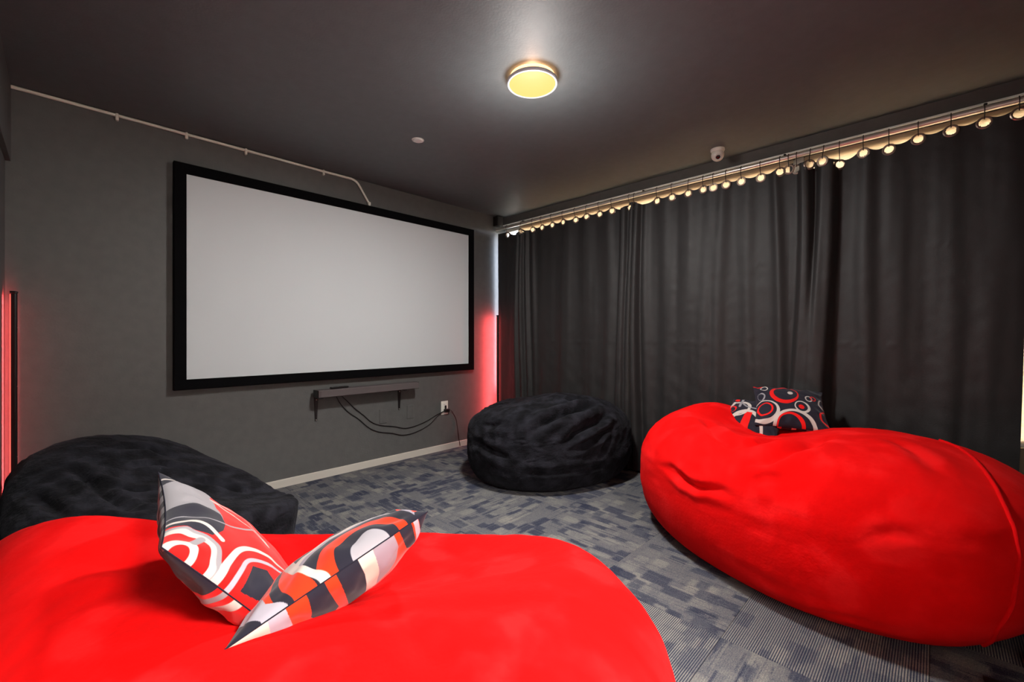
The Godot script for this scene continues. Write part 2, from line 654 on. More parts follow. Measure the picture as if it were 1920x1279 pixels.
func light_bar(label: String, at: Vector3, face: float, energy: float) -> void:
	# a thin black corner lamp: round foot, pole, red strip on the side turned to the wall
	var o := thing("corner_floor_lamp", label, "floor lamp", at, "red light bars in the room corners")
	var black := mat(Color(0.05, 0.05, 0.05), 0.4, 0.5)
	put("foot", lathe([Vector2(0.0, 0.0), Vector2(0.06, 0.0), Vector2(0.06, 0.008), Vector2(0.05, 0.014), Vector2(0.0, 0.014)], 32), black, o, Vector3(0.0, 0.006, 0.0))
	var turn := Basis(Vector3.UP, face)
	var pole := put("pole", slab(Vector3(-0.011, 0.02, -0.008), Vector3(0.011, 1.335, 0.011), 0.003), black, o)
	pole.basis = turn
	var cap := put("end_cap", slab(Vector3(-0.0125, 1.335, -0.011), Vector3(0.0125, 1.347, 0.0125), 0.002), black, o)
	cap.basis = turn
	var strip := put("light_strip", slab(Vector3(-0.0075, 0.05, -0.0115), Vector3(0.0075, 1.33, -0.0085)), glow(Color(1.0, 0.35, 0.3), 2.0), o)
	strip.basis = turn
	for y in [0.5, 0.86, 1.16]:
		var sc := put("screw", lathe([Vector2(0.0, 0.0), Vector2(0.003, 0.0), Vector2(0.003, 0.0015), Vector2(0.0, 0.002)], 10), mat(Color(0.6, 0.6, 0.6), 0.3, 0.5, 0.9), pole, Vector3(0.003, y, 0.011))
		sc.rotation.x = PI / 2
	var l := AreaLight3D.new()
	l.name = "strip_light"
	l.area_size = Vector2(0.014, 1.27)
	l.light_color = Color(1.0, 0.30, 0.31)
	l.light_energy = energy
	l.shadow_enabled = true
	l.area_range = 8.0
	o.add_child(l)
	l.basis = turn
	l.position = Vector3(0, 0.69, 0) + turn * Vector3(0, 0, -0.0135)

func _ready() -> void:
	# ---------------------------------------------------------------- camera
	var cam := Camera3D.new()
	cam.name = "camera"
	add_child(cam)
	cam.position = Vector3(-3.4125, 1.1191, 3.4769)
	cam.rotation.y = -0.799
	cam.projection = Camera3D.PROJECTION_FRUSTUM
	cam.near = 0.05
	cam.far = 60.0
	cam.size = 0.05 * 1279.0 / 817.18
	cam.frustum_offset = Vector2(0.0, -0.05 * (639.5 - 631.85) / 817.18)
	cam.current = true
	# ---------------------------------------------------------------- sky, exposure
	var env := Environment.new()
	env.background_mode = Environment.BG_SKY
	var sky := ProceduralSkyMaterial.new()
	sky.sky_top_color = Color(0.72, 0.8, 0.92)
	sky.sky_horizon_color = Color(0.93, 0.94, 0.96)
	sky.ground_bottom_color = Color(0.5, 0.5, 0.48)
	sky.ground_horizon_color = Color(0.75, 0.75, 0.74)
	sky.sky_energy_multiplier = 5.0
	sky.ground_energy_multiplier = 4.0
	env.sky = Sky.new()
	env.sky.sky_material = sky
	env.tonemap_mode = Environment.TONE_MAPPER_LINEAR
	env.tonemap_exposure = 1.0
	env.sdfgi_enabled = true
	env.ssao_enabled = true
	env.ssil_enabled = true
	var we := WorldEnvironment.new()
	we.name = "world_environment"
	we.environment = env
	add_child(we)
	# the ceiling lamp's light, just under its lens
	var lamp_at := Vector3(-1.755, 2.44, 2.008)
	var down := AreaLight3D.new()
	down.name = "ceiling_lamp_light"
	down.area_size = Vector2(0.2, 0.2)
	down.light_color = Color(1.0, 0.985, 0.97)
	down.light_energy = 6.2
	down.shadow_enabled = true
	down.area_range = 12.0
	add_child(down)
	down.position = lamp_at + Vector3(0, -0.056, 0)
	down.rotation.x = -PI / 2
	var ceiling_fill := OmniLight3D.new()  # added helper floating below the fixture to brighten the ceiling; no lamp part
	ceiling_fill.name = "added_ceiling_fill"
	ceiling_fill.light_color = Color(1.0, 0.985, 0.97)
	ceiling_fill.light_energy = 0.34
	ceiling_fill.light_size = 0.1
	ceiling_fill.omni_range = 12.0
	ceiling_fill.omni_attenuation = 2.0
	ceiling_fill.shadow_enabled = true
	add_child(ceiling_fill)
	ceiling_fill.position = lamp_at + Vector3(0, -0.32, 0)
	var back := OmniLight3D.new()
	back.name = "ceiling_lamp_back_glow"
	back.light_color = Color(1.0, 0.78, 0.62)
	back.light_energy = 0.1
	back.light_size = 0.012
	back.omni_range = 12.0
	back.omni_attenuation = 2.0
	back.shadow_enabled = true
	add_child(back)
	back.position = lamp_at + Vector3(0, -0.013, 0)
	# added front fill: lamp of an invented hallway, unseen behind the viewer
	var hall_at := Vector3(-3.0, 2.43, 4.85)
	var hall_fill := AreaLight3D.new()
	hall_fill.name = "added_hall_light"
	hall_fill.area_size = Vector2(0.6, 0.6)
	hall_fill.light_color = Color(1.0, 0.98, 0.96)
	hall_fill.light_energy = 30.0
	hall_fill.shadow_enabled = true
	hall_fill.area_range = 12.0
	add_child(hall_fill)
	hall_fill.position = hall_at + Vector3(0, -0.05, 0)
	hall_fill.rotation.x = -PI / 2

	noise.seed = 5
	noise.frequency = 1.0
	noise.fractal_octaves = 3
	fine.seed = 9
	fine.frequency = 2.0
	fine.fractal_octaves = 2

	var wall_paint := paint(Color(0.355, 0.355, 0.35), 0.55, 0.4)
	var ceil_paint := paint(Color(0.36, 0.38, 0.388), 0.56, 0.58)
	var white_trim := mat(Color(0.82, 0.81, 0.78), 0.45, 0.5)

	# ---------------------------------------------------------------- room shell
	var fl := struct("floor", slab(Vector3(-3.75, -0.12, -0.12), Vector3(0.14, 0.0, 4.2)), mat(Color(0.2, 0.2, 0.22), 0.95, 0.2), "blue and grey patterned carpet tile floor")
	struct("ceiling", slab(Vector3(-3.75, 2.44, -0.12), Vector3(0.14, 2.56, 4.2)), ceil_paint, "charcoal painted ceiling")
	struct("wall_screen", slab(Vector3(-3.75, 0.0, -0.12), Vector3(0.14, 2.44, 0.0)), wall_paint, "charcoal painted wall behind the projection screen")
	struct("wall_left", slab(Vector3(-3.75, 0.0, 0.0), Vector3(-3.628, 2.44, 4.05)), wall_paint, "charcoal painted side wall beside the red light bar")
	var st_back := SurfaceTool.new()  # doorway opening added to let the hallway fill light in
	st_back.begin(Mesh.PRIMITIVE_TRIANGLES)
	for q in [[-3.75, -3.5, 0.0, 2.44], [-2.45, 0.14, 0.0, 2.44], [-3.5, -2.45, 2.1, 2.44]]:
		add_box(st_back, Vector3((q[0] + q[1]) / 2, (q[2] + q[3]) / 2, 4.125), Vector3(q[1] - q[0], q[3] - q[2], 0.15))
	struct("wall_back", st_back.commit(), wall_paint, "charcoal painted wall with an added open doorway behind the viewer")
	var hall_white := mat(Color(0.9, 0.89, 0.87), 0.8, 0.3)  # unseen white hallway, added to bounce soft front light into the room
	struct("floor_added_hall", slab(Vector3(-4.2, -0.12, 4.2), Vector3(-1.8, 0.0, 5.9)), mat(Color(0.45, 0.45, 0.46), 0.95, 0.2), "grey floor of the unseen added hallway")
	struct("ceiling_added_hall", slab(Vector3(-4.2, 2.44, 4.2), Vector3(-1.8, 2.56, 5.9)), hall_white, "white ceiling of the unseen added hallway")
	struct("wall_added_hall_left", slab(Vector3(-4.32, 0.0, 4.2), Vector3(-4.2, 2.44, 5.9)), hall_white, "white wall of the unseen added hallway")
	struct("wall_added_hall_right", slab(Vector3(-1.8, 0.0, 4.2), Vector3(-1.68, 2.44, 5.9)), hall_white, "white wall of the unseen added hallway")
	struct("wall_added_hall_end", slab(Vector3(-4.32, 0.0, 5.9), Vector3(-1.68, 2.44, 6.0)), hall_white, "white end wall of the unseen added hallway")
	struct("wall_added_hall_front", slab(Vector3(-4.32, 0.0, 4.08), Vector3(-3.75, 2.44, 4.2)), hall_white, "white wall of the unseen added hallway beside the doorway")
	var st_frame := SurfaceTool.new()
	st_frame.begin(Mesh.PRIMITIVE_TRIANGLES)
	for q in [[-3.5, -3.47, 0.0, 2.1], [-2.48, -2.45, 0.0, 2.1], [-3.47, -2.48, 2.07, 2.1]]:
		add_box(st_frame, Vector3((q[0] + q[1]) / 2, (q[2] + q[3]) / 2, 4.125), Vector3(q[1] - q[0], q[3] - q[2], 0.17), 0.003)
	struct("trim_3", st_frame.commit(), white_trim, "white frame of the added doorway behind the viewer")
	var hl := thing("added_hall_lamp", "square ceiling lamp added in the unseen hallway for front fill", "ceiling lamp", hall_at)
	put("housing", slab(Vector3(-0.32, -0.03, -0.32), Vector3(0.32, 0.01, 0.32), 0.004), white_trim, hl)
	put("diffuser", slab(Vector3(-0.3, -0.04, -0.3), Vector3(0.3, -0.03, 0.3), 0.003), glow(Color(1, 0.98, 0.96), 1.0), hl)
	struct("trim_1", slab(Vector3(-3.628, 2.04, 0.0), Vector3(-3.607, 2.44, 4.05), 0.002), wall_paint, "charcoal box beam under the ceiling along the side wall")
	# window wall: header, sill, piers
	struct("wall_window_header", slab(Vector3(0.0, 2.318, 0.0), Vector3(0.14, 2.44, 4.05)), wall_paint, "charcoal header above the curtain rod")
	struct("wall_window_sill", slab(Vector3(0.0, 0.0, 0.0), Vector3(0.14, 0.55, 4.05)), mat(Color(0.7, 0.66, 0.58), 0.8, 0.3), "pale wall below the windows behind the curtains")
	struct("wall_window_pier", slab(Vector3(0.0, 0.55, 3.86), Vector3(0.14, 2.318, 4.05)), mat(Color(0.75, 0.7, 0.62), 0.8, 0.3), "pale pier at the end of the window wall")
	struct("wall_window_mullion", slab(Vector3(0.02, 0.55, 2.796), Vector3(0.12, 2.318, 2.846), 0.002), white_trim, "white post between the two windows")
	struct("trim_2", slab(Vector3(-0.012, 2.349, 0.0), Vector3(0.0, 2.361, 4.05), 0.002), mat(Color(0.93, 0.93, 0.92), 0.4, 0.5), "thin white trim strip under the charcoal header")
	var base := struct("baseboard_screen", slab(Vector3(-3.628, 0.0, 0.0), Vector3(0.0, 0.064, 0.012), 0.003), mat(Color(0.74, 0.72, 0.68), 0.55, 0.4), "off-white baseboard along the screen wall")
	struct("baseboard_left", slab(Vector3(-3.628, 0.0, 0.012), Vector3(-3.616, 0.064, 4.05), 0.003), base.material_override, "off-white baseboard along the side wall")
	# windows: white frames, glass, tan shades
	var glass := mat(Color(0.95, 0.97, 0.97, 0.08), 0.02, 0.5)
	glass.transparency = BaseMaterial3D.TRANSPARENCY_ALPHA
	var shade := mat(Color(0.95, 0.90, 0.83), 0.9, 0.2)
	shade.albedo_texture = ntex(0.03, Color(0.88, 0.86, 0.82), Color(1, 1, 1), 256, 3, 21)
	shade.uv1_triplanar = true
	shade.uv1_world_triplanar = true
	shade.uv1_scale = Vector3(2, 30, 2)
	shade.backlight_enabled = true
	shade.backlight = Color(1.0, 0.97, 0.93)
	var wi := 0
	for w in [[0.02, 2.796, 0.24], [2.846, 3.86, 2.85]]:
		wi += 1
		var wz0: float = w[0]
		var wz1: float = w[1]
		var st := SurfaceTool.new()
		st.begin(Mesh.PRIMITIVE_TRIANGLES)
		add_box(st, Vector3(0.06, 2.300, (wz0 + wz1) / 2), Vector3(0.05, 0.036, wz1 - wz0), 0.003)
		add_box(st, Vector3(0.06, 0.568, (wz0 + wz1) / 2), Vector3(0.05, 0.036, wz1 - wz0), 0.003)
		add_box(st, Vector3(0.06, 1.434, wz0 + 0.015), Vector3(0.05, 1.70, 0.03), 0.003)
		add_box(st, Vector3(0.06, 1.434, wz1 - 0.015), Vector3(0.05, 1.70, 0.03), 0.003)
		var win := struct("window_%d" % wi, st.commit(), white_trim, "white framed window hidden behind the black curtains")
		put("pane", slab(Vector3(0.068, 0.586, wz0 + 0.03), Vector3(0.072, 2.282, wz1 - 0.03)), glass, win)
		put("shade", slab(Vector3(0.028, 0.57, float(w[2])), Vector3(0.0295, 2.318, wz1 - 0.012)), shade, win)

	# ---------------------------------------------------------------- carpet tiles
	var mats := []
	for k in 5:
		mats.append(carpet_mat(40 + k, false))
	var ribs := [carpet_mat(60, true), carpet_mat(61, true)]
	var T := 0.556
	rng.seed = 77
	for i in range(-4, 4):
		for j in range(-6, 3):
			var x0 := -1.715 + i * T
			var z0 := 2.905 + j * T
			var lo := Vector2(maxf(x0, -3.616), maxf(z0, 0.012))
			var hi := Vector2(minf(x0 + T, 0.0), minf(z0 + T, 4.05))
			if hi.x - lo.x < 0.02 or hi.y - lo.y < 0.02:
				continue
			var m: Material = mats[rng.randi() % 5]
			var along_x := rng.randf() < 0.5
			if (i == 0 and j == 0) or (i == -1 and j == -1) or (i == 1 and j == 1):
				m = ribs[absi(i) % 2]
				along_x = true
			elif i == 0 and j == -1:
				along_x = false
			var size := hi - lo
			var mesh := tile_mesh(size.x, size.y) if along_x else tile_mesh(size.y, size.x)
			var t := put("carpet_tile", mesh, m, fl, Vector3(lo.x, 0, lo.y))
			if not along_x:
				t.rotation.y = -PI / 2
				t.position.x = hi.x
				t.position.z = lo.y

	# ---------------------------------------------------------------- curtains
	hook_mat = mat(Color(0.04, 0.04, 0.045), 0.4, 0.5, 0.3)
	eye_mat = mat(Color(0.62, 0.55, 0.5), 0.3, 0.5, 0.85)
	eye_mesh = lathe([Vector2(0.0215, -0.003), Vector2(0.0215, 0.003), Vector2(0.0235, 0.0045), Vector2(0.0285, 0.0045), Vector2(0.0325, 0.002), Vector2(0.033, -0.002), Vector2(0.0235, -0.0045), Vector2(0.0215, -0.003)], 28)
	var cloth := mat(Color(0.145, 0.14, 0.14), 0.6, 0.45)
	cloth.normal_enabled = true
	cloth.normal_texture = ntex(0.2, Color.BLACK, Color.WHITE, 256, 3, 31, true, 2.0)
	cloth.normal_scale = 0.2
	cloth.uv1_triplanar = true
	cloth.uv1_world_triplanar = true
	cloth.uv1_scale = Vector3(3, 3, 3)
	cloth.rim_enabled = true
	cloth.rim = 0.08
	var rod := thing("curtain_rod", "pale metal curtain rod running along the whole window wall", "curtain rod", Vector3(ROD.x, ROD.y, 0))
	put("tube", tube(PackedVector3Array([Vector3(0, 0, 0.012), Vector3(0, 0, 2.0), Vector3(0, 0, 4.04)]), 0.0155, 16), mat(Color(0.82, 0.80, 0.77), 0.32, 0.5, 0.7), rod)
	for z in [0.4, 1.75, 2.76, 3.66]:
		put("bracket", box(Vector3(0.052, 0.026, z), Vector3(0.098, 0.012, 0.014), 0.003), hook_mat, rod)
	curtain("narrow black curtain panel beside the screen wall corner", 0.03, 1.69,
		[[0.178, 2.213], [0.393, 2.209], [0.545, 2.207], [0.661, 2.209], [0.79, 2.213], [0.931, 2.213], [1.07, 2.209], [1.2, 2.213], [1.331, 2.212], [1.461, 2.213], [1.629, 2.209]],
		[[0.33, 0.022, 0.035, 3.0], [0.405, 0.022, 0.05, 4.0], [0.475, 0.022, 0.035, 3.0], [0.55, 0.025, 0.02], [0.95, 0.08, 0.018], [1.2, 0.06, 0.015], [1.42, 0.05, 0.02], [1.555, 0.03, 0.05, 4.0], [1.635, 0.024, 0.045, 4.0]], -0.085, 1, cloth)
	curtain("black curtain panel in the middle, behind the black bean bag edge", 1.655, 2.81,
		[[1.678, 2.209], [1.875, 2.209], [1.998, 2.21], [2.131, 2.207], [2.238, 2.214], [2.311, 2.211], [2.399, 2.209], [2.498, 2.211], [2.619, 2.206], [2.736, 2.212], [2.785, 2.217]],
		[[1.70, 0.028, 0.06, 4.0], [1.785, 0.03, 0.02], [1.95, 0.06, 0.02], [2.12, 0.07, 0.022], [2.26, 0.05, 0.02], [2.36, 0.04, 0.022], [2.55, 0.05, 0.014], [2.72, 0.03, 0.03]], -0.095, 2, cloth)
	curtain("black curtain panel with two deep pleats, behind the large red bean bag", 2.79, 3.80,
		[[2.83, 2.205], [2.905, 2.205], [2.975, 2.202], [3.054, 2.176], [3.168, 2.209], [3.283, 2.197], [3.406, 2.219], [3.534, 2.221], [3.656, 2.225], [3.773, 2.227]],
		[[2.865, 0.034, 0.075, 4.0], [2.975, 0.048, 0.085, 5.0], [3.09, 0.05, -0.01], [3.2, 0.04, 0.02], [3.32, 0.05, 0.012], [3.5, 0.09, 0.015], [3.7, 0.07, 0.018]], -0.095, 3, cloth, -0.042)

	# ---------------------------------------------------------------- projection screen
	var scr := thing("projection_screen", "large white fixed-frame projection screen with black velvet border", "screen", Vector3(0, 0, 0))
	var velvet := mat(Color(0.03, 0.03, 0.035), 0.9, 0.2)
	var SX0 := -2.933
	var SX1 := -0.455
	var SY0 := 0.7805
	var SY1 := 2.2263
	var b := 0.066
	put("screen_surface", slab(Vector3(SX0 + b * 0.7, SY0 + b * 0.7, 0.03), Vector3(SX1 - b * 0.7, SY1 - b * 0.7, 0.04)), mat(Color(0.79, 0.812, 0.82), 0.85, 0.25), scr)
	# four mitred borders
	var corners := [[Vector2(SX0, SY0), Vector2(SX0 + b, SY0 + b)], [Vector2(SX1, SY0), Vector2(SX1 - b, SY0 + b)], [Vector2(SX1, SY1), Vector2(SX1 - b, SY1 - b)], [Vector2(SX0, SY1), Vector2(SX0 + b, SY1 - b)]]
	for k in 4:
		var a0: Vector2 = corners[k][0]
		var a1: Vector2 = corners[k][1]
		var b0: Vector2 = corners[(k + 1) % 4][0]
		var b1: Vector2 = corners[(k + 1) % 4][1]
		var st := SurfaceTool.new()
		st.begin(Mesh.PRIMITIVE_TRIANGLES)
		var zf := 0.055
		var v3 := func(p: Vector2, z: float) -> Vector3: return Vector3(p.x, p.y, z)
		var outn := Vector3((b0 - a0).normalized().y, -(b0 - a0).normalized().x, 0)
		var e := 0.004
		var oa := a0.lerp(a1, e / b)
		var ob := b0.lerp(b1, e / b)
		quad(st, v3.call(oa, zf), v3.call(ob, zf), v3.call(b1, zf - 0.008), v3.call(a1, zf - 0.008), Vector3(0, 0, 1))
		quad(st, v3.call(a0, zf - e), v3.call(b0, zf - e), v3.call(ob, zf), v3.call(oa, zf), (outn + Vector3(0, 0, 1)).normalized())
		quad(st, v3.call(a0, 0.006), v3.call(b0, 0.006), v3.call(b0, zf - e), v3.call(a0, zf - e), outn)
		quad(st, v3.call(a1, 0.02), v3.call(b1, 0.02), v3.call(b1, zf - 0.008), v3.call(a1, zf - 0.008), -outn)
		quad(st, v3.call(a0, 0.006), v3.call(b0, 0.006), v3.call(b1, 0.02), v3.call(a1, 0.02), Vector3(0, 0, -1))
		put("border", st.commit(), velvet, scr)
	for x in [SX0 + 0.4, SX1 - 0.4]:
		put("wall_mount", slab(Vector3(x - 0.04, SY1 - 0.06, 0.0), Vector3(x + 0.04, SY1 - 0.02, 0.03)), velvet, scr)

	# ---------------------------------------------------------------- soundbar, remote, outlet, cables
	var sb := thing("soundbar", "slim dark brown soundbar on two black brackets below the screen", "soundbar", Vector3(-1.62, 0.652, 0.0))
	var sbm := mat(Color(0.33, 0.30, 0.30), 0.6, 0.35)
	put("body", slab(Vector3(-0.447, 0.0, 0.03), Vector3(0.447, 0.058, 0.118), 0.004), sbm, sb)
	put("grille", slab(Vector3(-0.43, 0.004, 0.118), Vector3(0.447, 0.054, 0.1205), 0.001), mat(Color(0.36, 0.33, 0.33), 0.75, 0.25), sb)
	for s in [-1.0, 1.0]:
		put("end_cap", slab(Vector3(0.447 * s - 0.004, -0.001, 0.029), Vector3(0.447 * s + 0.004, 0.059, 0.1195), 0.003), mat(Color(0.04, 0.04, 0.045), 0.35, 0.5), sb)
	var black_metal := mat(Color(0.045, 0.045, 0.045), 0.45, 0.5)
	for x in [-0.42, 0.316]:
		var st := SurfaceTool.new()
		st.begin(Mesh.PRIMITIVE_TRIANGLES)
		# tapering drop leg against the wall, and the shelf arm under the bar
		var w0 := 0.016
		var w1 := 0.007
		var f := [Vector3(x - w0, 0.0, 0.012), Vector3(x + w0, 0.0, 0.012), Vector3(x + w1, -0.19, 0.006), Vector3(x - w1, -0.19, 0.006)]
		var g := []
		for p in f:
			g.append(Vector3(p.x, p.y, 0.0))
		quad(st, f[0], f[1], f[2], f[3], Vector3(0, 0, 1))
		quad(st, g[0], g[1], g[2], g[3], Vector3(0, 0, -1))
		quad(st, f[0], f[3], g[3], g[0], Vector3(-1, 0, 0))
		quad(st, f[1], f[2], g[2], g[1], Vector3(1, 0, 0))
		quad(st, f[3], f[2], g[2], g[3], Vector3(0, -1, 0))
		quad(st, f[0], f[1], g[1], g[0], Vector3(0, 1, 0))
		add_box(st, Vector3(x, -0.004, 0.057), Vector3(0.03, 0.008, 0.112), 0.002)
		var br := put("bracket", st.commit(), black_metal, sb)
		for y in [-0.025, -0.182]:
			var sc := put("screw", lathe([Vector2(0.0, 0.0), Vector2(0.0045, 0.0), Vector2(0.0045, 0.001), Vector2(0.002, 0.0028), Vector2(0.0, 0.003)], 12), mat(Color(0.75, 0.73, 0.7), 0.3, 0.5, 0.9), br, Vector3(x, y, 0.012 if y > -0.1 else 0.0065))
			sc.rotation.x = PI / 2
	var rem := thing("remote_control", "small black remote control lying on the soundbar", "remote", Vector3(-1.885, 0.7105, 0.075))
	rem.rotation.y = 0.1
	put("body", slab(Vector3(-0.075, 0.0, -0.017), Vector3(0.075, 0.014, 0.017), 0.005), mat(Color(0.03, 0.03, 0.032), 0.4, 0.5), rem)
	for k in 6:
		put("button", lathe([Vector2(0.0, 0.0014), Vector2(0.0035, 0.001), Vector2(0.0035, 0.0)], 10), mat(Color(0.5, 0.5, 0.5) if k == 0 else Color(0.12, 0.12, 0.12), 0.5), rem, Vector3(-0.06 + k * 0.02, 0.014, -0.004 if k % 2 == 0 else 0.006))
	var outlet := thing("wall_outlet", "white duplex wall outlet with a black plug in it", "outlet", Vector3(-0.797, 0.421, 0.0))
	put("cover_plate", slab(Vector3(-0.042, -0.066, 0.0), Vector3(0.042, 0.066, 0.006), 0.003), mat(Color(0.88, 0.87, 0.83), 0.35, 0.5), outlet)
	for y in [0.027, -0.027]:
		var rc := put("receptacle", slab(Vector3(-0.017, y - 0.019, 0.006), Vector3(0.017, y + 0.019, 0.009), 0.003), mat(Color(0.9, 0.89, 0.86), 0.35, 0.5), outlet)
		for x in [-0.007, 0.007]:
			put("slot", slab(Vector3(x - 0.0015, y + 0.001, 0.0088), Vector3(x + 0.0015, y + 0.011, 0.0094)), mat(Color(0.05, 0.05, 0.05), 0.8), rc)
	var rub := mat(Color(0.03, 0.03, 0.032), 0.5, 0.4)
	var plug := thing("power_plug", "black power plug pushed into the lower socket of the white outlet", "plug", Vector3(-0.79, 0.395, 0.009))
	put("body", slab(Vector3(-0.026, -0.016, 0.0), Vector3(0.034, 0.016, 0.032), 0.006), rub, plug)
	put("cap", slab(Vector3(-0.012, 0.014, 0.0), Vector3(0.008, 0.05, 0.012), 0.004), rub, plug)
	var ca := [[Vector3(-1.86, 0.649, 0.05), Vector3(-1.8, 0.60, 0.012), Vector3(-1.72, 0.52, 0.006), Vector3(-1.64, 0.45, 0.006), Vector3(-1.57, 0.385, 0.006), Vector3(-1.48, 0.345, 0.006), Vector3(-1.36, 0.32, 0.006), Vector3(-1.24, 0.285, 0.006), Vector3(-1.11, 0.295, 0.006), Vector3(-0.99, 0.325, 0.006), Vector3(-0.89, 0.365, 0.008), Vector3(-0.83, 0.388, 0.02), Vector3(-0.812, 0.395, 0.025)],
		[Vector3(-1.9, 0.649, 0.05), Vector3(-1.85, 0.58, 0.012), Vector3(-1.78, 0.50, 0.006), Vector3(-1.69, 0.43, 0.006), Vector3(-1.60, 0.345, 0.006), Vector3(-1.51, 0.295, 0.006), Vector3(-1.38, 0.262, 0.006), Vector3(-1.26, 0.225, 0.006), Vector3(-1.12, 0.235, 0.006), Vector3(-0.98, 0.28, 0.006), Vector3(-0.89, 0.345, 0.008), Vector3(-0.835, 0.383, 0.02), Vector3(-0.814, 0.388, 0.025)],
		[Vector3(-0.757, 0.395, 0.025), Vector3(-0.73, 0.39, 0.02), Vector3(-0.69, 0.35, 0.008), Vector3(-0.655, 0.29, 0.006), Vector3(-0.64, 0.22, 0.006), Vector3(-0.63, 0.1, 0.02), Vector3(-0.62, 0.02, 0.03)]]
	var cl := ["upper black cable sagging from the soundbar to the outlet", "lower black cable sagging from the soundbar to the outlet", "thin black cable dropping from the outlet towards the floor"]
	for k in 3:
		var c := put("power_cable", tube(smooth_path(ca[k], 5), 0.0036 if k < 2 else 0.0026, 6), rub)
		tag(c, cl[k], "cable", "cables under the screen")
	for q in [[-1.462, 0.4235, "blank wall plate painted charcoal, below the soundbar middle"], [-1.187, 0.4295, "blank wall plate painted charcoal, beside the soundbar bracket and outlet"]]:
		var pl := thing("blank_wall_plate", q[2], "wall plate", Vector3(q[0], q[1], 0))
		put("cover", slab(Vector3(-0.036, -0.062, 0.0), Vector3(0.036, 0.062, 0.007), 0.003), wall_paint, pl)
		for y in [-0.043, 0.043]:
			var sc := put("screw", lathe([Vector2(0.0, 0.0), Vector2(0.0035, 0.0), Vector2(0.003, 0.001), Vector2(0.0, 0.0012)], 10), wall_paint, pl, Vector3(0, y, 0.007))
			sc.rotation.x = PI / 2

	# ---------------------------------------------------------------- white cable conduit under the ceiling
	var con := thing("cable_conduit", "white cable conduit with clips running along the wall under the ceiling", "conduit", Vector3.ZERO)
	var wm := mat(Color(0.86, 0.85, 0.80), 0.4, 0.5)
	var cp := [Vector3(-3.607, 2.428, 0.011), Vector3(-3.2, 2.427, 0.011), Vector3(-2.86, 2.426, 0.011), Vector3(-2.5, 2.426, 0.011), Vector3(-2.0, 2.426, 0.011), Vector3(-1.80, 2.427, 0.011), Vector3(-1.745, 2.425, 0.011), Vector3(-1.70, 2.402, 0.011), Vector3(-1.66, 2.345, 0.012), Vector3(-1.605, 2.262, 0.014)]
	put("pipe", tube(smooth_path(cp, 5), 0.0095, 10), wm, con)
	put("end_plug", slab(Vector3(-1.612, 2.238, 0.003), Vector3(-1.588, 2.268, 0.026), 0.004), wm, con)
	for x in [-3.195, -2.862, -2.525, -1.985]:
		put("clip", slab(Vector3(x - 0.008, 2.395, 0.0), Vector3(x + 0.008, 2.438, 0.022), 0.003), wm, con)

	# ---------------------------------------------------------------- ceiling fixtures
	var lamp := thing("ceiling_lamp", "round flush ceiling lamp with warm yellow lens and white rim", "ceiling lamp", lamp_at)
	put("back_plate", lathe([Vector2(0.0, 0.0), Vector2(0.05, 0.0), Vector2(0.05, -0.003), Vector2(0.0, -0.003)]), wm, lamp)
	put("side_diffuser", lathe([Vector2(0.113, -0.002), Vector2(0.115, -0.006), Vector2(0.117, -0.022), Vector2(0.0, -0.022)]), glow(Color(1.0, 0.80, 0.55), 2.6), lamp)
	put("rim", lathe([Vector2(0.10, -0.022), Vector2(0.122, -0.022), Vector2(0.128, -0.027), Vector2(0.1285, -0.036), Vector2(0.126, -0.042), Vector2(0.119, -0.044), Vector2(0.1165, -0.040), Vector2(0.10, -0.038)], 64), mat(Color(0.72, 0.72, 0.74), 0.4, 0.5), lamp)
	var lens_mat := glow(Color(1.0, 0.90, 0.5), 1.0)
	lens_mat.albedo_color = Color(0.12, 0.11, 0.08)
	put("lens", lathe([Vector2(0.117, -0.040), Vector2(0.112, -0.043), Vector2(0.06, -0.0455), Vector2(0.0, -0.046)], 64), lens_mat, lamp)
	var det := thing("sprinkler_cover", "small round white sprinkler cover flush on the ceiling", "sprinkler cover", Vector3(-1.757, 2.44, 0.985))
	put("plate", lathe([Vector2(0.0, -0.008), Vector2(0.030, -0.007), Vector2(0.034, -0.003), Vector2(0.034, 0.0)], 32), mat(Color(0.85, 0.85, 0.83), 0.4), det)
	put("collar", lathe([Vector2(0.034, 0.0), Vector2(0.034, -0.002), Vector2(0.040, -0.002), Vector2(0.041, 0.0)], 32), mat(Color(0.8, 0.8, 0.78), 0.4), det)
	# turret camera
	var cctv := thing("security_camera", "small white dome security camera on the ceiling above the curtain rod", "security camera", Vector3(-0.205, 2.44, 2.375))
	put("mount", lathe([Vector2(0.0, 0.0), Vector2(0.046, 0.0), Vector2(0.046, -0.012), Vector2(0.041, -0.020), Vector2(0.0, -0.020)], 36), mat(Color(0.85, 0.85, 0.82), 0.4), cctv)
	var ball := SphereMesh.new()
	ball.radius = 0.042
	ball.height = 0.084
	ball.radial_segments = 32
	ball.rings = 16
	var eyeball := put("eyeball", ball, mat(Color(0.87, 0.87, 0.84), 0.35), cctv, Vector3(0, -0.042, 0))
	var look := Vector3(-0.72, -0.62, 0.32).normalized()
	var lens := put("lens_ring", lathe([Vector2(0.022, 0.0), Vector2(0.022, 0.006), Vector2(0.019, 0.008), Vector2(0.015, 0.006), Vector2(0.015, 0.0)], 28), mat(Color(0.8, 0.8, 0.78), 0.35), eyeball, look * 0.0365)
	var lookq := Quaternion(Vector3.UP, look)
	lens.quaternion = lookq
	var dark_lens := put("lens", lathe([Vector2(0.0, 0.004), Vector2(0.008, 0.0035), Vector2(0.0152, 0.001), Vector2(0.0152, -0.002)], 28), mat(Color(0.06, 0.045, 0.04), 0.1, 0.6), eyeball, look * 0.040)
	dark_lens.quaternion = lookq
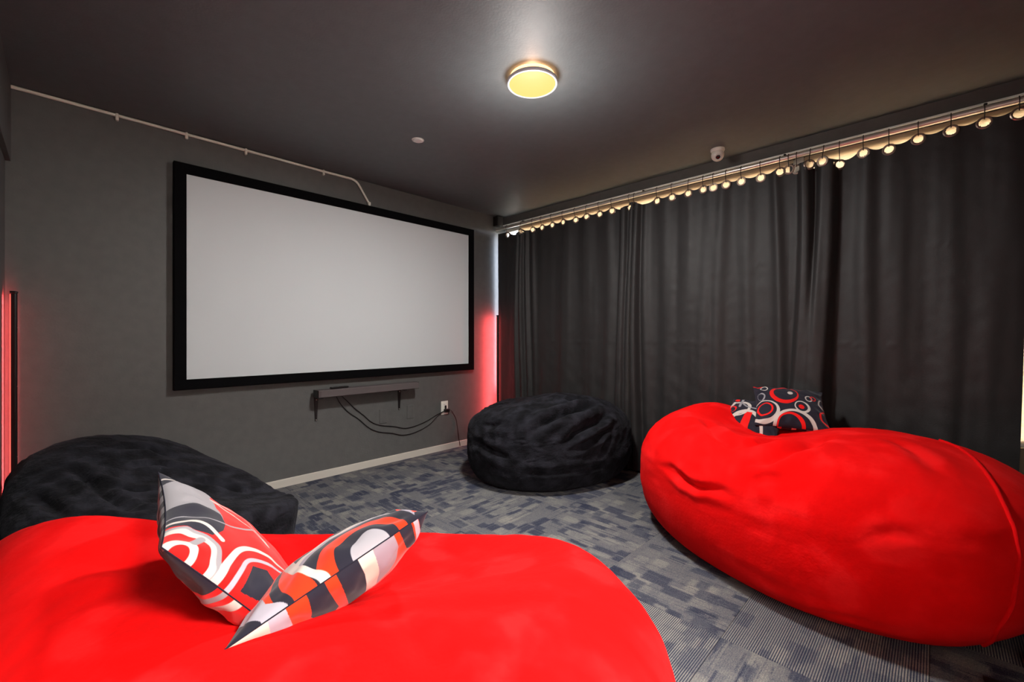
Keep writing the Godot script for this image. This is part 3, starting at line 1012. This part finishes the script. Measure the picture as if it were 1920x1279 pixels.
	# black box in the corner
	var bx := thing("corner_speaker", "small black speaker box in the top corner beside the curtain rod", "speaker", Vector3(-0.105, 2.325, 0.0))
	put("cabinet", slab(Vector3(-0.045, 0.0, 0.012), Vector3(0.04, 0.105, 0.085), 0.004), mat(Color(0.07, 0.065, 0.065), 0.5, 0.4), bx)
	put("grille", slab(Vector3(-0.039, 0.006, 0.085), Vector3(0.034, 0.099, 0.0885), 0.002), mat(Color(0.2, 0.19, 0.19), 0.8, 0.3), bx)
	put("wall_bracket", slab(Vector3(-0.02, 0.03, 0.0), Vector3(0.02, 0.075, 0.014)), black_metal, bx)

	# ---------------------------------------------------------------- red light bars
	light_bar("red glowing light bar in the corner behind the long black bean bag", Vector3(-3.592, 0.006, 0.105), 1.25, 0.9)
	light_bar("red glowing light bar in the corner beside the black curtain", Vector3(-0.163, 0.006, 0.10), 0.15, 1.4)

	# ---------------------------------------------------------------- bean bags
	var red := plush(Color(0.95, 0.085, 0.09), 0.06, 0.86)
	red.normal_scale = 0.18
	red.albedo_texture = ntex(0.006, Color(0.92, 0.1, 0.2), Color(1.0, 1.0, 1.0), 512, 6, 13, false, 4.0, 0.38, 0.72)
	var blk := plush(Color(0.14, 0.14, 0.165), 0.45, 0.45)
	blk.normal_scale = 0.7
	var seamr := mat(Color(0.84, 0.01, 0.03), 0.9, 0.25)
	var R := thing("bean_bag", "giant red plush bean bag against the curtains, with dark printed pillows", "bean bag", Vector3.ZERO, "giant bean bags")
	var cover_r := put("cover", bag_mesh({"centre": Vector2(-0.75, 2.85), "height": 0.726, "widest": 0.299, "power": 3.26, "wrinkle": 0.0035, "crack": 0.3, "stretch": Vector3(1.6, 6.0, 1.2),
		"outline": [Vector2(-0.225, 3.151), Vector2(-0.33, 3.544), Vector2(-0.571, 3.805), Vector2(-0.875, 3.83), Vector2(-1.158, 3.752), Vector2(-1.387, 3.562), Vector2(-1.481, 3.193), Vector2(-1.409, 2.831), Vector2(-1.24, 2.478), Vector2(-0.988, 2.201), Vector2(-0.685, 2.103), Vector2(-0.433, 2.133), Vector2(-0.232, 2.324), Vector2(-0.171, 2.713)],
		"bumps": [[-0.45, 2.35, 0.35, 0.02], [-0.45, 2.75, 0.3, -0.021], [-0.45, 3.2, 0.35, -0.025], [-0.9, 2.5, 0.3, 0.017], [-0.62, 2.82, 0.27, -0.12], [-1.0, 2.92, 0.28, -0.07], [-0.4, 2.42, 0.2, 0.045], [-0.82, 2.64, 0.2, -0.06]],
		"folds": [[[Vector3(-1.17, 0.43, 2.39), Vector3(-1.26, 0.44, 2.52), Vector3(-1.31, 0.42, 2.61), Vector3(-1.34, 0.41, 2.67), Vector3(-1.38, 0.44, 2.79), Vector3(-1.42, 0.43, 2.88)], 0.018, 0.022],
			[[Vector3(-0.78, 0.66, 2.49), Vector3(-1.11, 0.63, 2.67), Vector3(-1.21, 0.61, 2.77), Vector3(-1.25, 0.61, 2.85)], 0.028, 0.03],
			[[Vector3(-0.87, 0.67, 3.15), Vector3(-1.18, 0.64, 3.07), Vector3(-1.32, 0.6, 2.97), Vector3(-1.35, 0.54, 2.85)], 0.03, 0.026],
			[[Vector3(-1.24, 0.61, 2.81), Vector3(-1.17, 0.63, 2.9), Vector3(-0.99, 0.63, 2.93)], 0.026, 0.02],
			[[Vector3(-1.31, 0.17, 2.63), Vector3(-1.4, 0.14, 2.9), Vector3(-1.45, 0.14, 3.13), Vector3(-1.44, 0.17, 3.34)], 0.015, 0.006],
			[[Vector3(-1.29, 0.06, 2.74), Vector3(-1.37, 0.06, 2.99), Vector3(-1.42, 0.1, 3.26), Vector3(-1.34, 0.1, 3.51)], 0.014, 0.010],
			[[Vector3(-1.4, 0.5, 2.89), Vector3(-1.4, 0.54, 2.98), Vector3(-1.41, 0.54, 3.04)], 0.022, 0.012],
			[[Vector3(-0.88, 0.69, 3.3), Vector3(-1.04, 0.66, 3.42), Vector3(-1.22, 0.6, 3.5)], 0.03, 0.010],
			[[Vector3(-1.47, 0.41, 3.27), Vector3(-1.44, 0.45, 3.38), Vector3(-1.42, 0.45, 3.46)], 0.018, 0.006]]}), red, R)
	put("seam", tube(laid_on(smooth_path([Vector3(-0.65, 0.655, 3.49), Vector3(-0.8, 0.645, 3.57), Vector3(-1.03, 0.605, 3.615), Vector3(-1.18, 0.555, 3.645), Vector3(-1.262, 0.48, 3.667), Vector3(-1.295, 0.39, 3.668), Vector3(-1.315, 0.31, 3.657), Vector3(-1.322, 0.25, 3.647), Vector3(-1.318, 0.17, 3.622), Vector3(-1.24, 0.06, 3.6)], 6), cover_r.mesh, 0.002), 0.007, 8), seamr, R)
	var K := thing("bean_bag", "round black plush bean bag on the carpet in front of the curtain corner", "bean bag", Vector3.ZERO, "giant bean bags")
	put("cover", bag_mesh({"centre": Vector2(-0.68, 1.1), "height": 0.672, "widest": 0.26, "power": 4.13, "wrinkle": 0.009, "crack": 0.9, "stretch": Vector3(2.6, 5.0, 2.2),
		"outline": [Vector2(-0.151, 1.152), Vector2(-0.163, 1.481), Vector2(-0.261, 1.733), Vector2(-0.501, 1.796), Vector2(-0.78, 1.734), Vector2(-1.051, 1.612), Vector2(-1.237, 1.405), Vector2(-1.304, 1.165), Vector2(-1.269, 0.925), Vector2(-1.07, 0.72), Vector2(-0.808, 0.595), Vector2(-0.548, 0.548), Vector2(-0.321, 0.609), Vector2(-0.183, 0.841)],
		"bumps": [[-0.4, 0.8, 0.3, -0.058], [-0.4, 1.3, 0.3, 0.003], [-0.9, 0.9, 0.3, -0.1]],
		"folds": [[[Vector3(-1.2, 0.42, 1.45), Vector3(-1.05, 0.54, 1.53), Vector3(-0.81, 0.58, 1.59), Vector3(-0.52, 0.6, 1.61)], 0.026, 0.06],
			[[Vector3(-1.03, 0.35, 1.62), Vector3(-0.92, 0.45, 1.67), Vector3(-0.71, 0.5, 1.72), Vector3(-0.44, 0.56, 1.68)], 0.026, 0.065],
			[[Vector3(-1, 0.33, 1.64), Vector3(-0.86, 0.37, 1.7), Vector3(-0.71, 0.43, 1.75), Vector3(-0.55, 0.47, 1.77)], 0.022, 0.046],
			[[Vector3(-1.29, 0.34, 0.97), Vector3(-1.31, 0.34, 1.13), Vector3(-1.29, 0.3, 1.26), Vector3(-1.25, 0.27, 1.38)], 0.024, 0.03],
			[[Vector3(-1.28, 0.48, 1.07), Vector3(-1.27, 0.48, 1.21), Vector3(-1.23, 0.52, 1.3)], 0.022, 0.022],
			[[Vector3(-1.26, 0.19, 1.33), Vector3(-1.17, 0.19, 1.49), Vector3(-1, 0.19, 1.64), Vector3(-0.74, 0.19, 1.74), Vector3(-0.49, 0.19, 1.79)], 0.018, 0.022],
			[[Vector3(-0.76, 0.22, 1.74), Vector3(-0.69, 0.34, 1.76), Vector3(-0.59, 0.44, 1.77)], 0.022, 0.022],
			[[Vector3(-1.3, 0.22, 1.04), Vector3(-1.29, 0.19, 1.24), Vector3(-1.22, 0.15, 1.4)], 0.018, 0.012],
			[[Vector3(-0.71, 0.62, 1.09), Vector3(-0.72, 0.63, 1.48), Vector3(-0.34, 0.59, 1.57)], 0.022, 0.022]]}), blk, K)
	var L := thing("bean_bag", "long black plush bean bag in the corner below the red light bar", "bean bag", Vector3.ZERO, "giant bean bags")
	put("cover", bag_mesh({"centre": Vector2(-3.12, 0.78), "height": 0.529, "widest": 0.36, "power": 3.6, "wrinkle": 0.008, "crack": 1.0, "stretch": Vector3(2.0, 4.0, 2.2),
		"outline": [Vector2(-3.61, 0.234), Vector2(-3.49, 0.087), Vector2(-3.146, 0.124), Vector2(-2.93, 0.335), Vector2(-2.77, 0.766), Vector2(-2.69, 1.145), Vector2(-2.68, 1.42), Vector2(-2.892, 1.525), Vector2(-3.247, 1.467), Vector2(-3.517, 1.282), Vector2(-3.595, 0.838), Vector2(-3.605, 0.532)],
		"bumps": [[-3.2, 0.45, 0.35, 0.091], [-3.3, 0.9, 0.3, 0.006], [-2.8, 0.7, 0.3, -0.039], [-2.72, 1.25, 0.28, -0.126], [-3.56, 0.62, 0.28, 0.10], [-3.0, 1.15, 0.3, -0.041]],
		"folds": [[[Vector3(-3.49, 0.54, 0.62), Vector3(-3.36, 0.54, 0.91), Vector3(-3.28, 0.49, 1.21), Vector3(-3.22, 0.47, 1.4)], 0.018, 0.022],
			[[Vector3(-3.4, 0.53, 0.89), Vector3(-3.22, 0.49, 1.14), Vector3(-3.07, 0.47, 1.12)], 0.018, 0.018],
			[[Vector3(-3.27, 0.58, 0.72), Vector3(-3.12, 0.57, 0.7), Vector3(-2.99, 0.51, 0.81)], 0.02, 0.02],
			[[Vector3(-3.06, 0.48, 1.03), Vector3(-2.89, 0.43, 1.07), Vector3(-2.79, 0.39, 1.2)], 0.02, 0.018],
			[[Vector3(-3.41, 0.49, 1.24), Vector3(-3.31, 0.47, 1.37), Vector3(-3.2, 0.47, 1.42)], 0.018, 0.016],
			[[Vector3(-3.23, 0.54, 0.9), Vector3(-3.1, 0.52, 0.87), Vector3(-2.95, 0.47, 0.95)], 0.018, 0.018],
			[[Vector3(-3.57, 0.48, 0.7), Vector3(-3.46, 0.5, 1.08), Vector3(-3.38, 0.47, 1.35)], 0.018, 0.018]]}), blk, L)
	var F := thing("bean_bag", "giant red plush bean bag sagging under two leaning colourful pillows", "bean bag", Vector3.ZERO, "giant bean bags")
	put("cover", bag_mesh({"centre": Vector2(-2.95, 2.4), "height": 0.625, "widest": 0.271, "power": 5.23, "wrinkle": 0.004, "crack": 0.25, "stretch": Vector3(1.8, 3.0, 1.8),
		"outline": [Vector2(-2.429, 2.988), Vector2(-2.285, 2.674), Vector2(-2.418, 2.352), Vector2(-2.747, 1.984), Vector2(-3.169, 1.777), Vector2(-3.465, 1.55), Vector2(-3.595, 1.50), Vector2(-3.6, 1.782), Vector2(-3.585, 2.206), Vector2(-3.529, 2.697), Vector2(-3.297, 3.068), Vector2(-2.892, 3.208), Vector2(-2.622, 3.147)],
		"bumps": [[-3.3, 1.9, 0.3, 0.019], [-2.9, 2.2, 0.3, -0.17], [-2.6, 2.5, 0.3, -0.119], [-3.05, 2.4, 0.2, -0.06], [-3.5, 1.75, 0.22, 0.035]],
		"folds": [[[Vector3(-2.96, 0.55, 2.69), Vector3(-2.78, 0.5, 2.6), Vector3(-2.66, 0.5, 2.63), Vector3(-2.57, 0.53, 2.73)], 0.03, 0.006],
			[[Vector3(-2.94, 0.57, 2.75), Vector3(-2.83, 0.58, 2.82), Vector3(-2.68, 0.57, 2.9)], 0.03, 0.006],
			[[Vector3(-3.47, 0.57, 1.96), Vector3(-3.38, 0.59, 2.05), Vector3(-3.3, 0.58, 2.14), Vector3(-3.27, 0.56, 2.21)], 0.03, 0.007],
			[[Vector3(-2.98, 0.58, 2.76), Vector3(-2.98, 0.59, 2.86), Vector3(-2.98, 0.58, 2.94)], 0.025, 0.006],
			[[Vector3(-2.49, 0.53, 2.78), Vector3(-2.5, 0.53, 2.87), Vector3(-2.56, 0.54, 2.94)], 0.022, 0.007]]}), red, F)

	# ---------------------------------------------------------------- pillows
	# leaning pillow with white rings on red (left of the pair)
	var f1 := sheet(RED)
	shape(f1, [Vector2(0, 0), Vector2(0.72, 0), Vector2(0.72, 0.2), Vector2(0.6, 0.235), Vector2(0.4, 0.22), Vector2(0.2, 0.23), Vector2(0, 0.3)], GREY)
	shape(f1, [Vector2(0, 0), Vector2(0.2, 0), Vector2(0.1, 0.08), Vector2(0, 0.09)], NAVY)
	band(f1, [Vector2(0.12, 0.0), Vector2(0.14, 0.05), Vector2(0.10, 0.11)], 0.02, 0.015, CREAM)
	shape(f1, [Vector2(0.56, 0), Vector2(0.8, 0), Vector2(0.8, 0.17), Vector2(0.72, 0.22), Vector2(0.62, 0.24), Vector2(0.52, 0.22), Vector2(0.5, 0.12)], NAVY)
	band(f1, [Vector2(0.70, 0.0), Vector2(0.66, 0.1), Vector2(0.64, 0.2), Vector2(0.56, 0.35), Vector2(0.44, 0.47)], 0.012, 0.014, GREY)
	band(f1, [Vector2(0.76, 0.0), Vector2(0.74, 0.1), Vector2(0.75, 0.16), Vector2(0.80, 0.22)], 0.022, 0.03, CREAM)
	disc(f1, Vector2(1.0, 0.08), Vector2(0.2, 0.2), GREY)
	ring(f1, Vector2(1.0, 0.08), Vector2(0.18, 0.165), Vector2(1.0, 0.08), Vector2(0.142, 0.128), CREAM)
	disc(f1, Vector2(1.0, 0.08), Vector2(0.142, 0.128), RED)
	ring(f1, Vector2(1.0, 0.07), Vector2(0.08, 0.075), Vector2(1.0, 0.07), Vector2(0.045, 0.04), CREAM)
	band(f1, [Vector2(0.86, 0.13), Vector2(0.92, 0.1)], 0.035, 0.035, GREY)
	var tilt := 0.86
	mark(f1, 0.15, 0.15, 0.62, 0.65, CREAM, func(p: Vector2) -> float:
		var q := (p - Vector2(0.375, 0.39)).rotated(-tilt)
		return absf((q / Vector2(0.19, 0.055)).length() - 1.0) * 0.055 - 0.009)
	band(f1, [Vector2(1.0, 0.27), Vector2(0.9, 0.285), Vector2(0.8, 0.32), Vector2(0.72, 0.4), Vector2(0.69, 0.52), Vector2(0.66, 0.68)], 0.042, 0.018, CREAM)
	band(f1, [Vector2(1.0, 0.34), Vector2(0.92, 0.35), Vector2(0.83, 0.38), Vector2(0.77, 0.46), Vector2(0.73, 0.6), Vector2(0.7, 0.72)], 0.028, 0.016, Color(0.62, 0.60, 0.64))
	shape(f1, [Vector2(0.99, 0.39), Vector2(0.84, 0.41), Vector2(0.80, 0.5), Vector2(0.86, 0.56), Vector2(0.98, 0.53)], NAVY)
	var b1 := sheet(RED)
	shape(b1, [Vector2(0, 0), Vector2(1, 0), Vector2(1, 0.05), Vector2(0.7, 0.3), Vector2(0, 0.3)], GREY)
	for k in 4:
		var x := 0.25 + k * 0.15
		shape(b1, [Vector2(x, 0), Vector2(x + 0.07, 0), Vector2(x + 0.13, 0.2), Vector2(x + 0.05, 0.2)], NAVY)
	shape(b1, [Vector2(0.0, 0), Vector2(0.18, 0), Vector2(0.1, 0.2), Vector2(0.0, 0.2)], NAVY)
	shape(b1, [Vector2(0, 0), Vector2(0.04, 0), Vector2(0, 0.04)], RED)
	shape(b1, [Vector2(1, 0.02), Vector2(1, 0.30), Vector2(0.78, 0.30), Vector2(0.80, 0.05)], NAVY)
	band(b1, [Vector2(1.0, 0.345), Vector2(0.9, 0.33), Vector2(0.8, 0.35)], 0.03, 0.03, GREY)
	band(b1, [Vector2(1.0, 0.42), Vector2(0.9, 0.40), Vector2(0.8, 0.42)], 0.05, 0.05, CREAM)
	cushion("red pillow printed with white rings, leaning left on the sagging bean bag", Vector3(-3.139, 0.601, 2.333), Vector3(-0.108, -0.044, 0.993), Vector3(0.613, -0.789, 0.032), 0.444, 0.13, f1, b1, NAVY, 1)
	# leaning pillow with orange arcs (right of the pair)
	var f2 := sheet(NAVY)
	disc(f2, Vector2(0.62, -0.02), Vector2(0.37, 0.42), CREAM)
	disc(f2, Vector2(0.63, -0.02), Vector2(0.335, 0.36), Color(0.57, 0.545, 0.59))
	disc(f2, Vector2(0.64, -0.02), Vector2(0.30, 0.32), NAVY)
	disc(f2, Vector2(0.65, -0.02), Vector2(0.235, 0.255), ORANGE)
	disc(f2, Vector2(0.67, -0.02), Vector2(0.165, 0.165), NAVY)
	disc(f2, Vector2(0.68, -0.03), Vector2(0.105, 0.10), Color(0.60, 0.585, 0.61))
	shape(f2, [Vector2(0, 0), Vector2(0.40, 0), Vector2(0.36, 0.06), Vector2(0.30, 0.2), Vector2(0.27, 0.45), Vector2(0.0, 0.6)], ORANGE)
	band(f2, [Vector2(0.455, -0.01), Vector2(0.39, 0.05), Vector2(0.33, 0.16), Vector2(0.29, 0.36)], 0.03, 0.06, CREAM)
	band(f2, [Vector2(0.27, -0.02), Vector2(0.23, 0.06), Vector2(0.22, 0.2), Vector2(0.24, 0.4)], 0.06, 0.03, NAVY)
	shape(f2, [Vector2(0, 0), Vector2(0.265, 0), Vector2(0.18, 0.05), Vector2(0.14, 0.2), Vector2(0.1, 0.5), Vector2(0, 0.6)], Color(0.62, 0.60, 0.64))
	shape(f2, [Vector2(0, 0), Vector2(0.15, 0), Vector2(0.09, 0.04), Vector2(0.05, 0.10), Vector2(0.0, 0.16)], NAVY)
	shape(f2, [Vector2(0.93, 0), Vector2(1, 0), Vector2(1, 0.1), Vector2(0.95, 0.04)], NAVY)
	band(f2, [Vector2(0.93, 0.30), Vector2(0.96, 0.14), Vector2(0.955, 0.05)], 0.03, 0.02, ORANGE)
	var b2 := sheet(ORANGE)
	shape(b2, [Vector2(0, 0), Vector2(0.17, 0), Vector2(0.15, 0.08), Vector2(0.12, 0.3), Vector2(0, 0.3)], Color(0.80, 0.71, 0.66))
	shape(b2, [Vector2(0.17, 0), Vector2(0.25, 0), Vector2(0.23, 0.12), Vector2(0.2, 0.3), Vector2(0.12, 0.3), Vector2(0.14, 0.08)], Color(0.61, 0.58, 0.62))
	shape(b2, [Vector2(0.345, 0), Vector2(0.43, 0), Vector2(0.43, 0.2), Vector2(0.34, 0.3), Vector2(0.31, 0.12)], NAVY)
	shape(b2, [Vector2(0.49, 0), Vector2(0.60, 0), Vector2(0.60, 0.08), Vector2(0.56, 0.3), Vector2(0.47, 0.3)], NAVY)
	shape(b2, [Vector2(0.60, 0), Vector2(0.68, 0), Vector2(0.67, 0.08), Vector2(0.63, 0.3), Vector2(0.56, 0.3), Vector2(0.60, 0.08)], Color(0.79, 0.70, 0.65))
	shape(b2, [Vector2(0.68, 0), Vector2(0.80, 0), Vector2(0.80, 0.06), Vector2(0.76, 0.2), Vector2(0.7, 0.3), Vector2(0.63, 0.3), Vector2(0.67, 0.08)], Color(0.53, 0.48, 0.52))
	shape(b2, [Vector2(0.83, 0), Vector2(0.90, 0), Vector2(0.90, 0.2), Vector2(0.84, 0.12)], NAVY)
	band(b2, [Vector2(0.925, -0.02), Vector2(0.92, 0.1), Vector2(0.9, 0.3)], 0.028, 0.03, Color(0.66, 0.57, 0.61))
	shape(b2, [Vector2(0.94, 0), Vector2(1, 0), Vector2(1, 0.3), Vector2(0.93, 0.3)], NAVY)
	cushion("pillow printed with orange arcs, leaning right on the sagging bean bag", Vector3(-2.969, 0.583, 2.491), Vector3(0.891, 0.398, 0.218), Vector3(0.388, -0.42, -0.82), 0.396, 0.147, f2, b2, NAVY, 2)
	# navy pillow with red and white rings, on top, against the curtain
	var f3 := sheet(NAVY)
	ring(f3, Vector2(0.42, 0.65), Vector2(0.205, 0.255), Vector2(0.44, 0.67), Vector2(0.165, 0.20), RED)
	disc(f3, Vector2(0.51, 0.68), Vector2(0.038, 0.05), CREAM)
	ring(f3, Vector2(0.13, 0.24), Vector2(0.215, 0.235), Vector2(0.12, 0.265), Vector2(0.18, 0.19), CREAM)
	ring(f3, Vector2(0.135, 0.28), Vector2(0.12, 0.14), Vector2(0.135, 0.28), Vector2(0.092, 0.11), RED)
	ring(f3, Vector2(0.54, -0.02), Vector2(0.29, 0.30), Vector2(0.535, -0.04), Vector2(0.24, 0.27), CREAM)
	ring(f3, Vector2(0.49, -0.02), Vector2(0.19, 0.23), Vector2(0.475, -0.03), Vector2(0.155, 0.20), RED)
	ring(f3, Vector2(0.655, 0.36), Vector2(0.11, 0.13), Vector2(0.645, 0.365), Vector2(0.082, 0.10), CREAM)
	disc(f3, Vector2(0.64, 0.355), Vector2(0.04, 0.045), RED)
	ring(f3, Vector2(0.765, 0.60), Vector2(0.055, 0.075), Vector2(0.765, 0.60), Vector2(0.035, 0.05), CREAM)
	ring(f3, Vector2(0.83, 0.63), Vector2(0.045, 0.06), Vector2(0.83, 0.63), Vector2(0.03, 0.04), RED)
	ring(f3, Vector2(0.15, 0.86), Vector2(0.06, 0.08), Vector2(0.15, 0.86), Vector2(0.042, 0.055), CREAM)
	ring(f3, Vector2(0.09, 0.62), Vector2(0.06, 0.11), Vector2(0.08, 0.62), Vector2(0.045, 0.09), GREY)
	ring(f3, Vector2(1.0, 0.25), Vector2(0.12, 0.16), Vector2(1.01, 0.26), Vector2(0.1, 0.125), RED)
	ring(f3, Vector2(0.97, 0.55), Vector2(0.07, 0.12), Vector2(0.98, 0.56), Vector2(0.055, 0.10), CREAM)
	ring(f3, Vector2(0.08, 1.0), Vector2(0.08, 0.08), Vector2(0.08, 1.0), Vector2(0.055, 0.055), RED)
	ring(f3, Vector2(0.7, 1.02), Vector2(0.12, 0.1), Vector2(0.7, 1.02), Vector2(0.10, 0.08), RED)
	var f4 := sheet(NAVY)
	ring(f4, Vector2(0.42, 0.05), Vector2(0.36, 0.52), Vector2(0.43, 0.02), Vector2(0.30, 0.46), CREAM)
	shape(f4, [Vector2(0.36, 0), Vector2(0.52, 0), Vector2(0.52, 0.5), Vector2(0.40, 0.5)], RED)
	ring(f4, Vector2(0.22, 0.62), Vector2(0.24, 0.24), Vector2(0.22, 0.6), Vector2(0.19, 0.19), CREAM)
	ring(f4, Vector2(0.10, 0.58), Vector2(0.1, 0.1), Vector2(0.1, 0.56), Vector2(0.075, 0.075), RED)
	band(f4, [Vector2(0.24, 0.66), Vector2(0.22, 0.85), Vector2(0.24, 1.0)], 0.05, 0.06, GREY)
	band(f4, [Vector2(0.24, 0.80), Vector2(0.38, 0.66), Vector2(0.55, 0.62)], 0.035, 0.03, GREY)
	disc(f4, Vector2(0.11, 0.92), Vector2(0.05, 0.05), RED)
	var b3 := sheet(NAVY)
	for k in 5:
		shape(b3, [Vector2(0.12 + k * 0.19, 0), Vector2(0.18 + k * 0.19, 0), Vector2(0.2 + k * 0.19, 0.3), Vector2(0.15 + k * 0.19, 0.3)], [CREAM, RED, CREAM, GREY, RED][k])
	cushion("navy pillow with red and white rings on the large red bean bag", Vector3(-0.435, 0.698, 2.856), Vector3(0.314, -0.048, 0.948), Vector3(0.825, 0.509, -0.247), 0.367, 0.138, f3, b3, NAVY, 3)
	cushion("navy pillow with a red wedge, tucked under the ringed pillow", Vector3(-0.53, 0.625, 2.69), Vector3(-0.04, -0.015, 0.999), Vector3(0.82, 0.57, 0.041), 0.319, 0.11, f4, b3, NAVY, 4)

	# ---------------------------------------------------------------- black cases behind the end of the red bag, floor cable
	var case_mat := mat(Color(0.04, 0.04, 0.045), 0.6, 0.4)
	for q in [[Vector3(-1.12, 0.006, 3.79), Vector3(0.10, 0.035, 0.19), 0.0, "flat black adapter box on the carpet beside the end of the red bean bag"], [Vector3(-1.36, 0.006, 3.70), Vector3(0.09, 0.012, 0.22), 0.12, "thin black plate on the carpet near the flat adapter box"]]:
		var cs := thing("adapter_box", q[3], "box", q[0])
		cs.rotation.y = q[2]
		var sz: Vector3 = q[1]
		put("body", box(Vector3(0, sz.y * 0.4, 0), Vector3(sz.x, sz.y * 0.8, sz.z), 0.003), case_mat, cs)
		put("lid", box(Vector3(0, sz.y * 0.9, 0), Vector3(sz.x + 0.002, sz.y * 0.19, sz.z + 0.002), 0.002), case_mat, cs)
	var fc := put("floor_cable", tube(smooth_path([Vector3(-0.1, 0.012, 1.55), Vector3(-0.14, 0.012, 1.78), Vector3(-0.25, 0.012, 1.9), Vector3(-0.4, 0.012, 1.98), Vector3(-0.5, 0.012, 2.12)], 6), 0.006, 8), rub)
	tag(fc, "black cable on the carpet between the black and red bean bags", "cable")
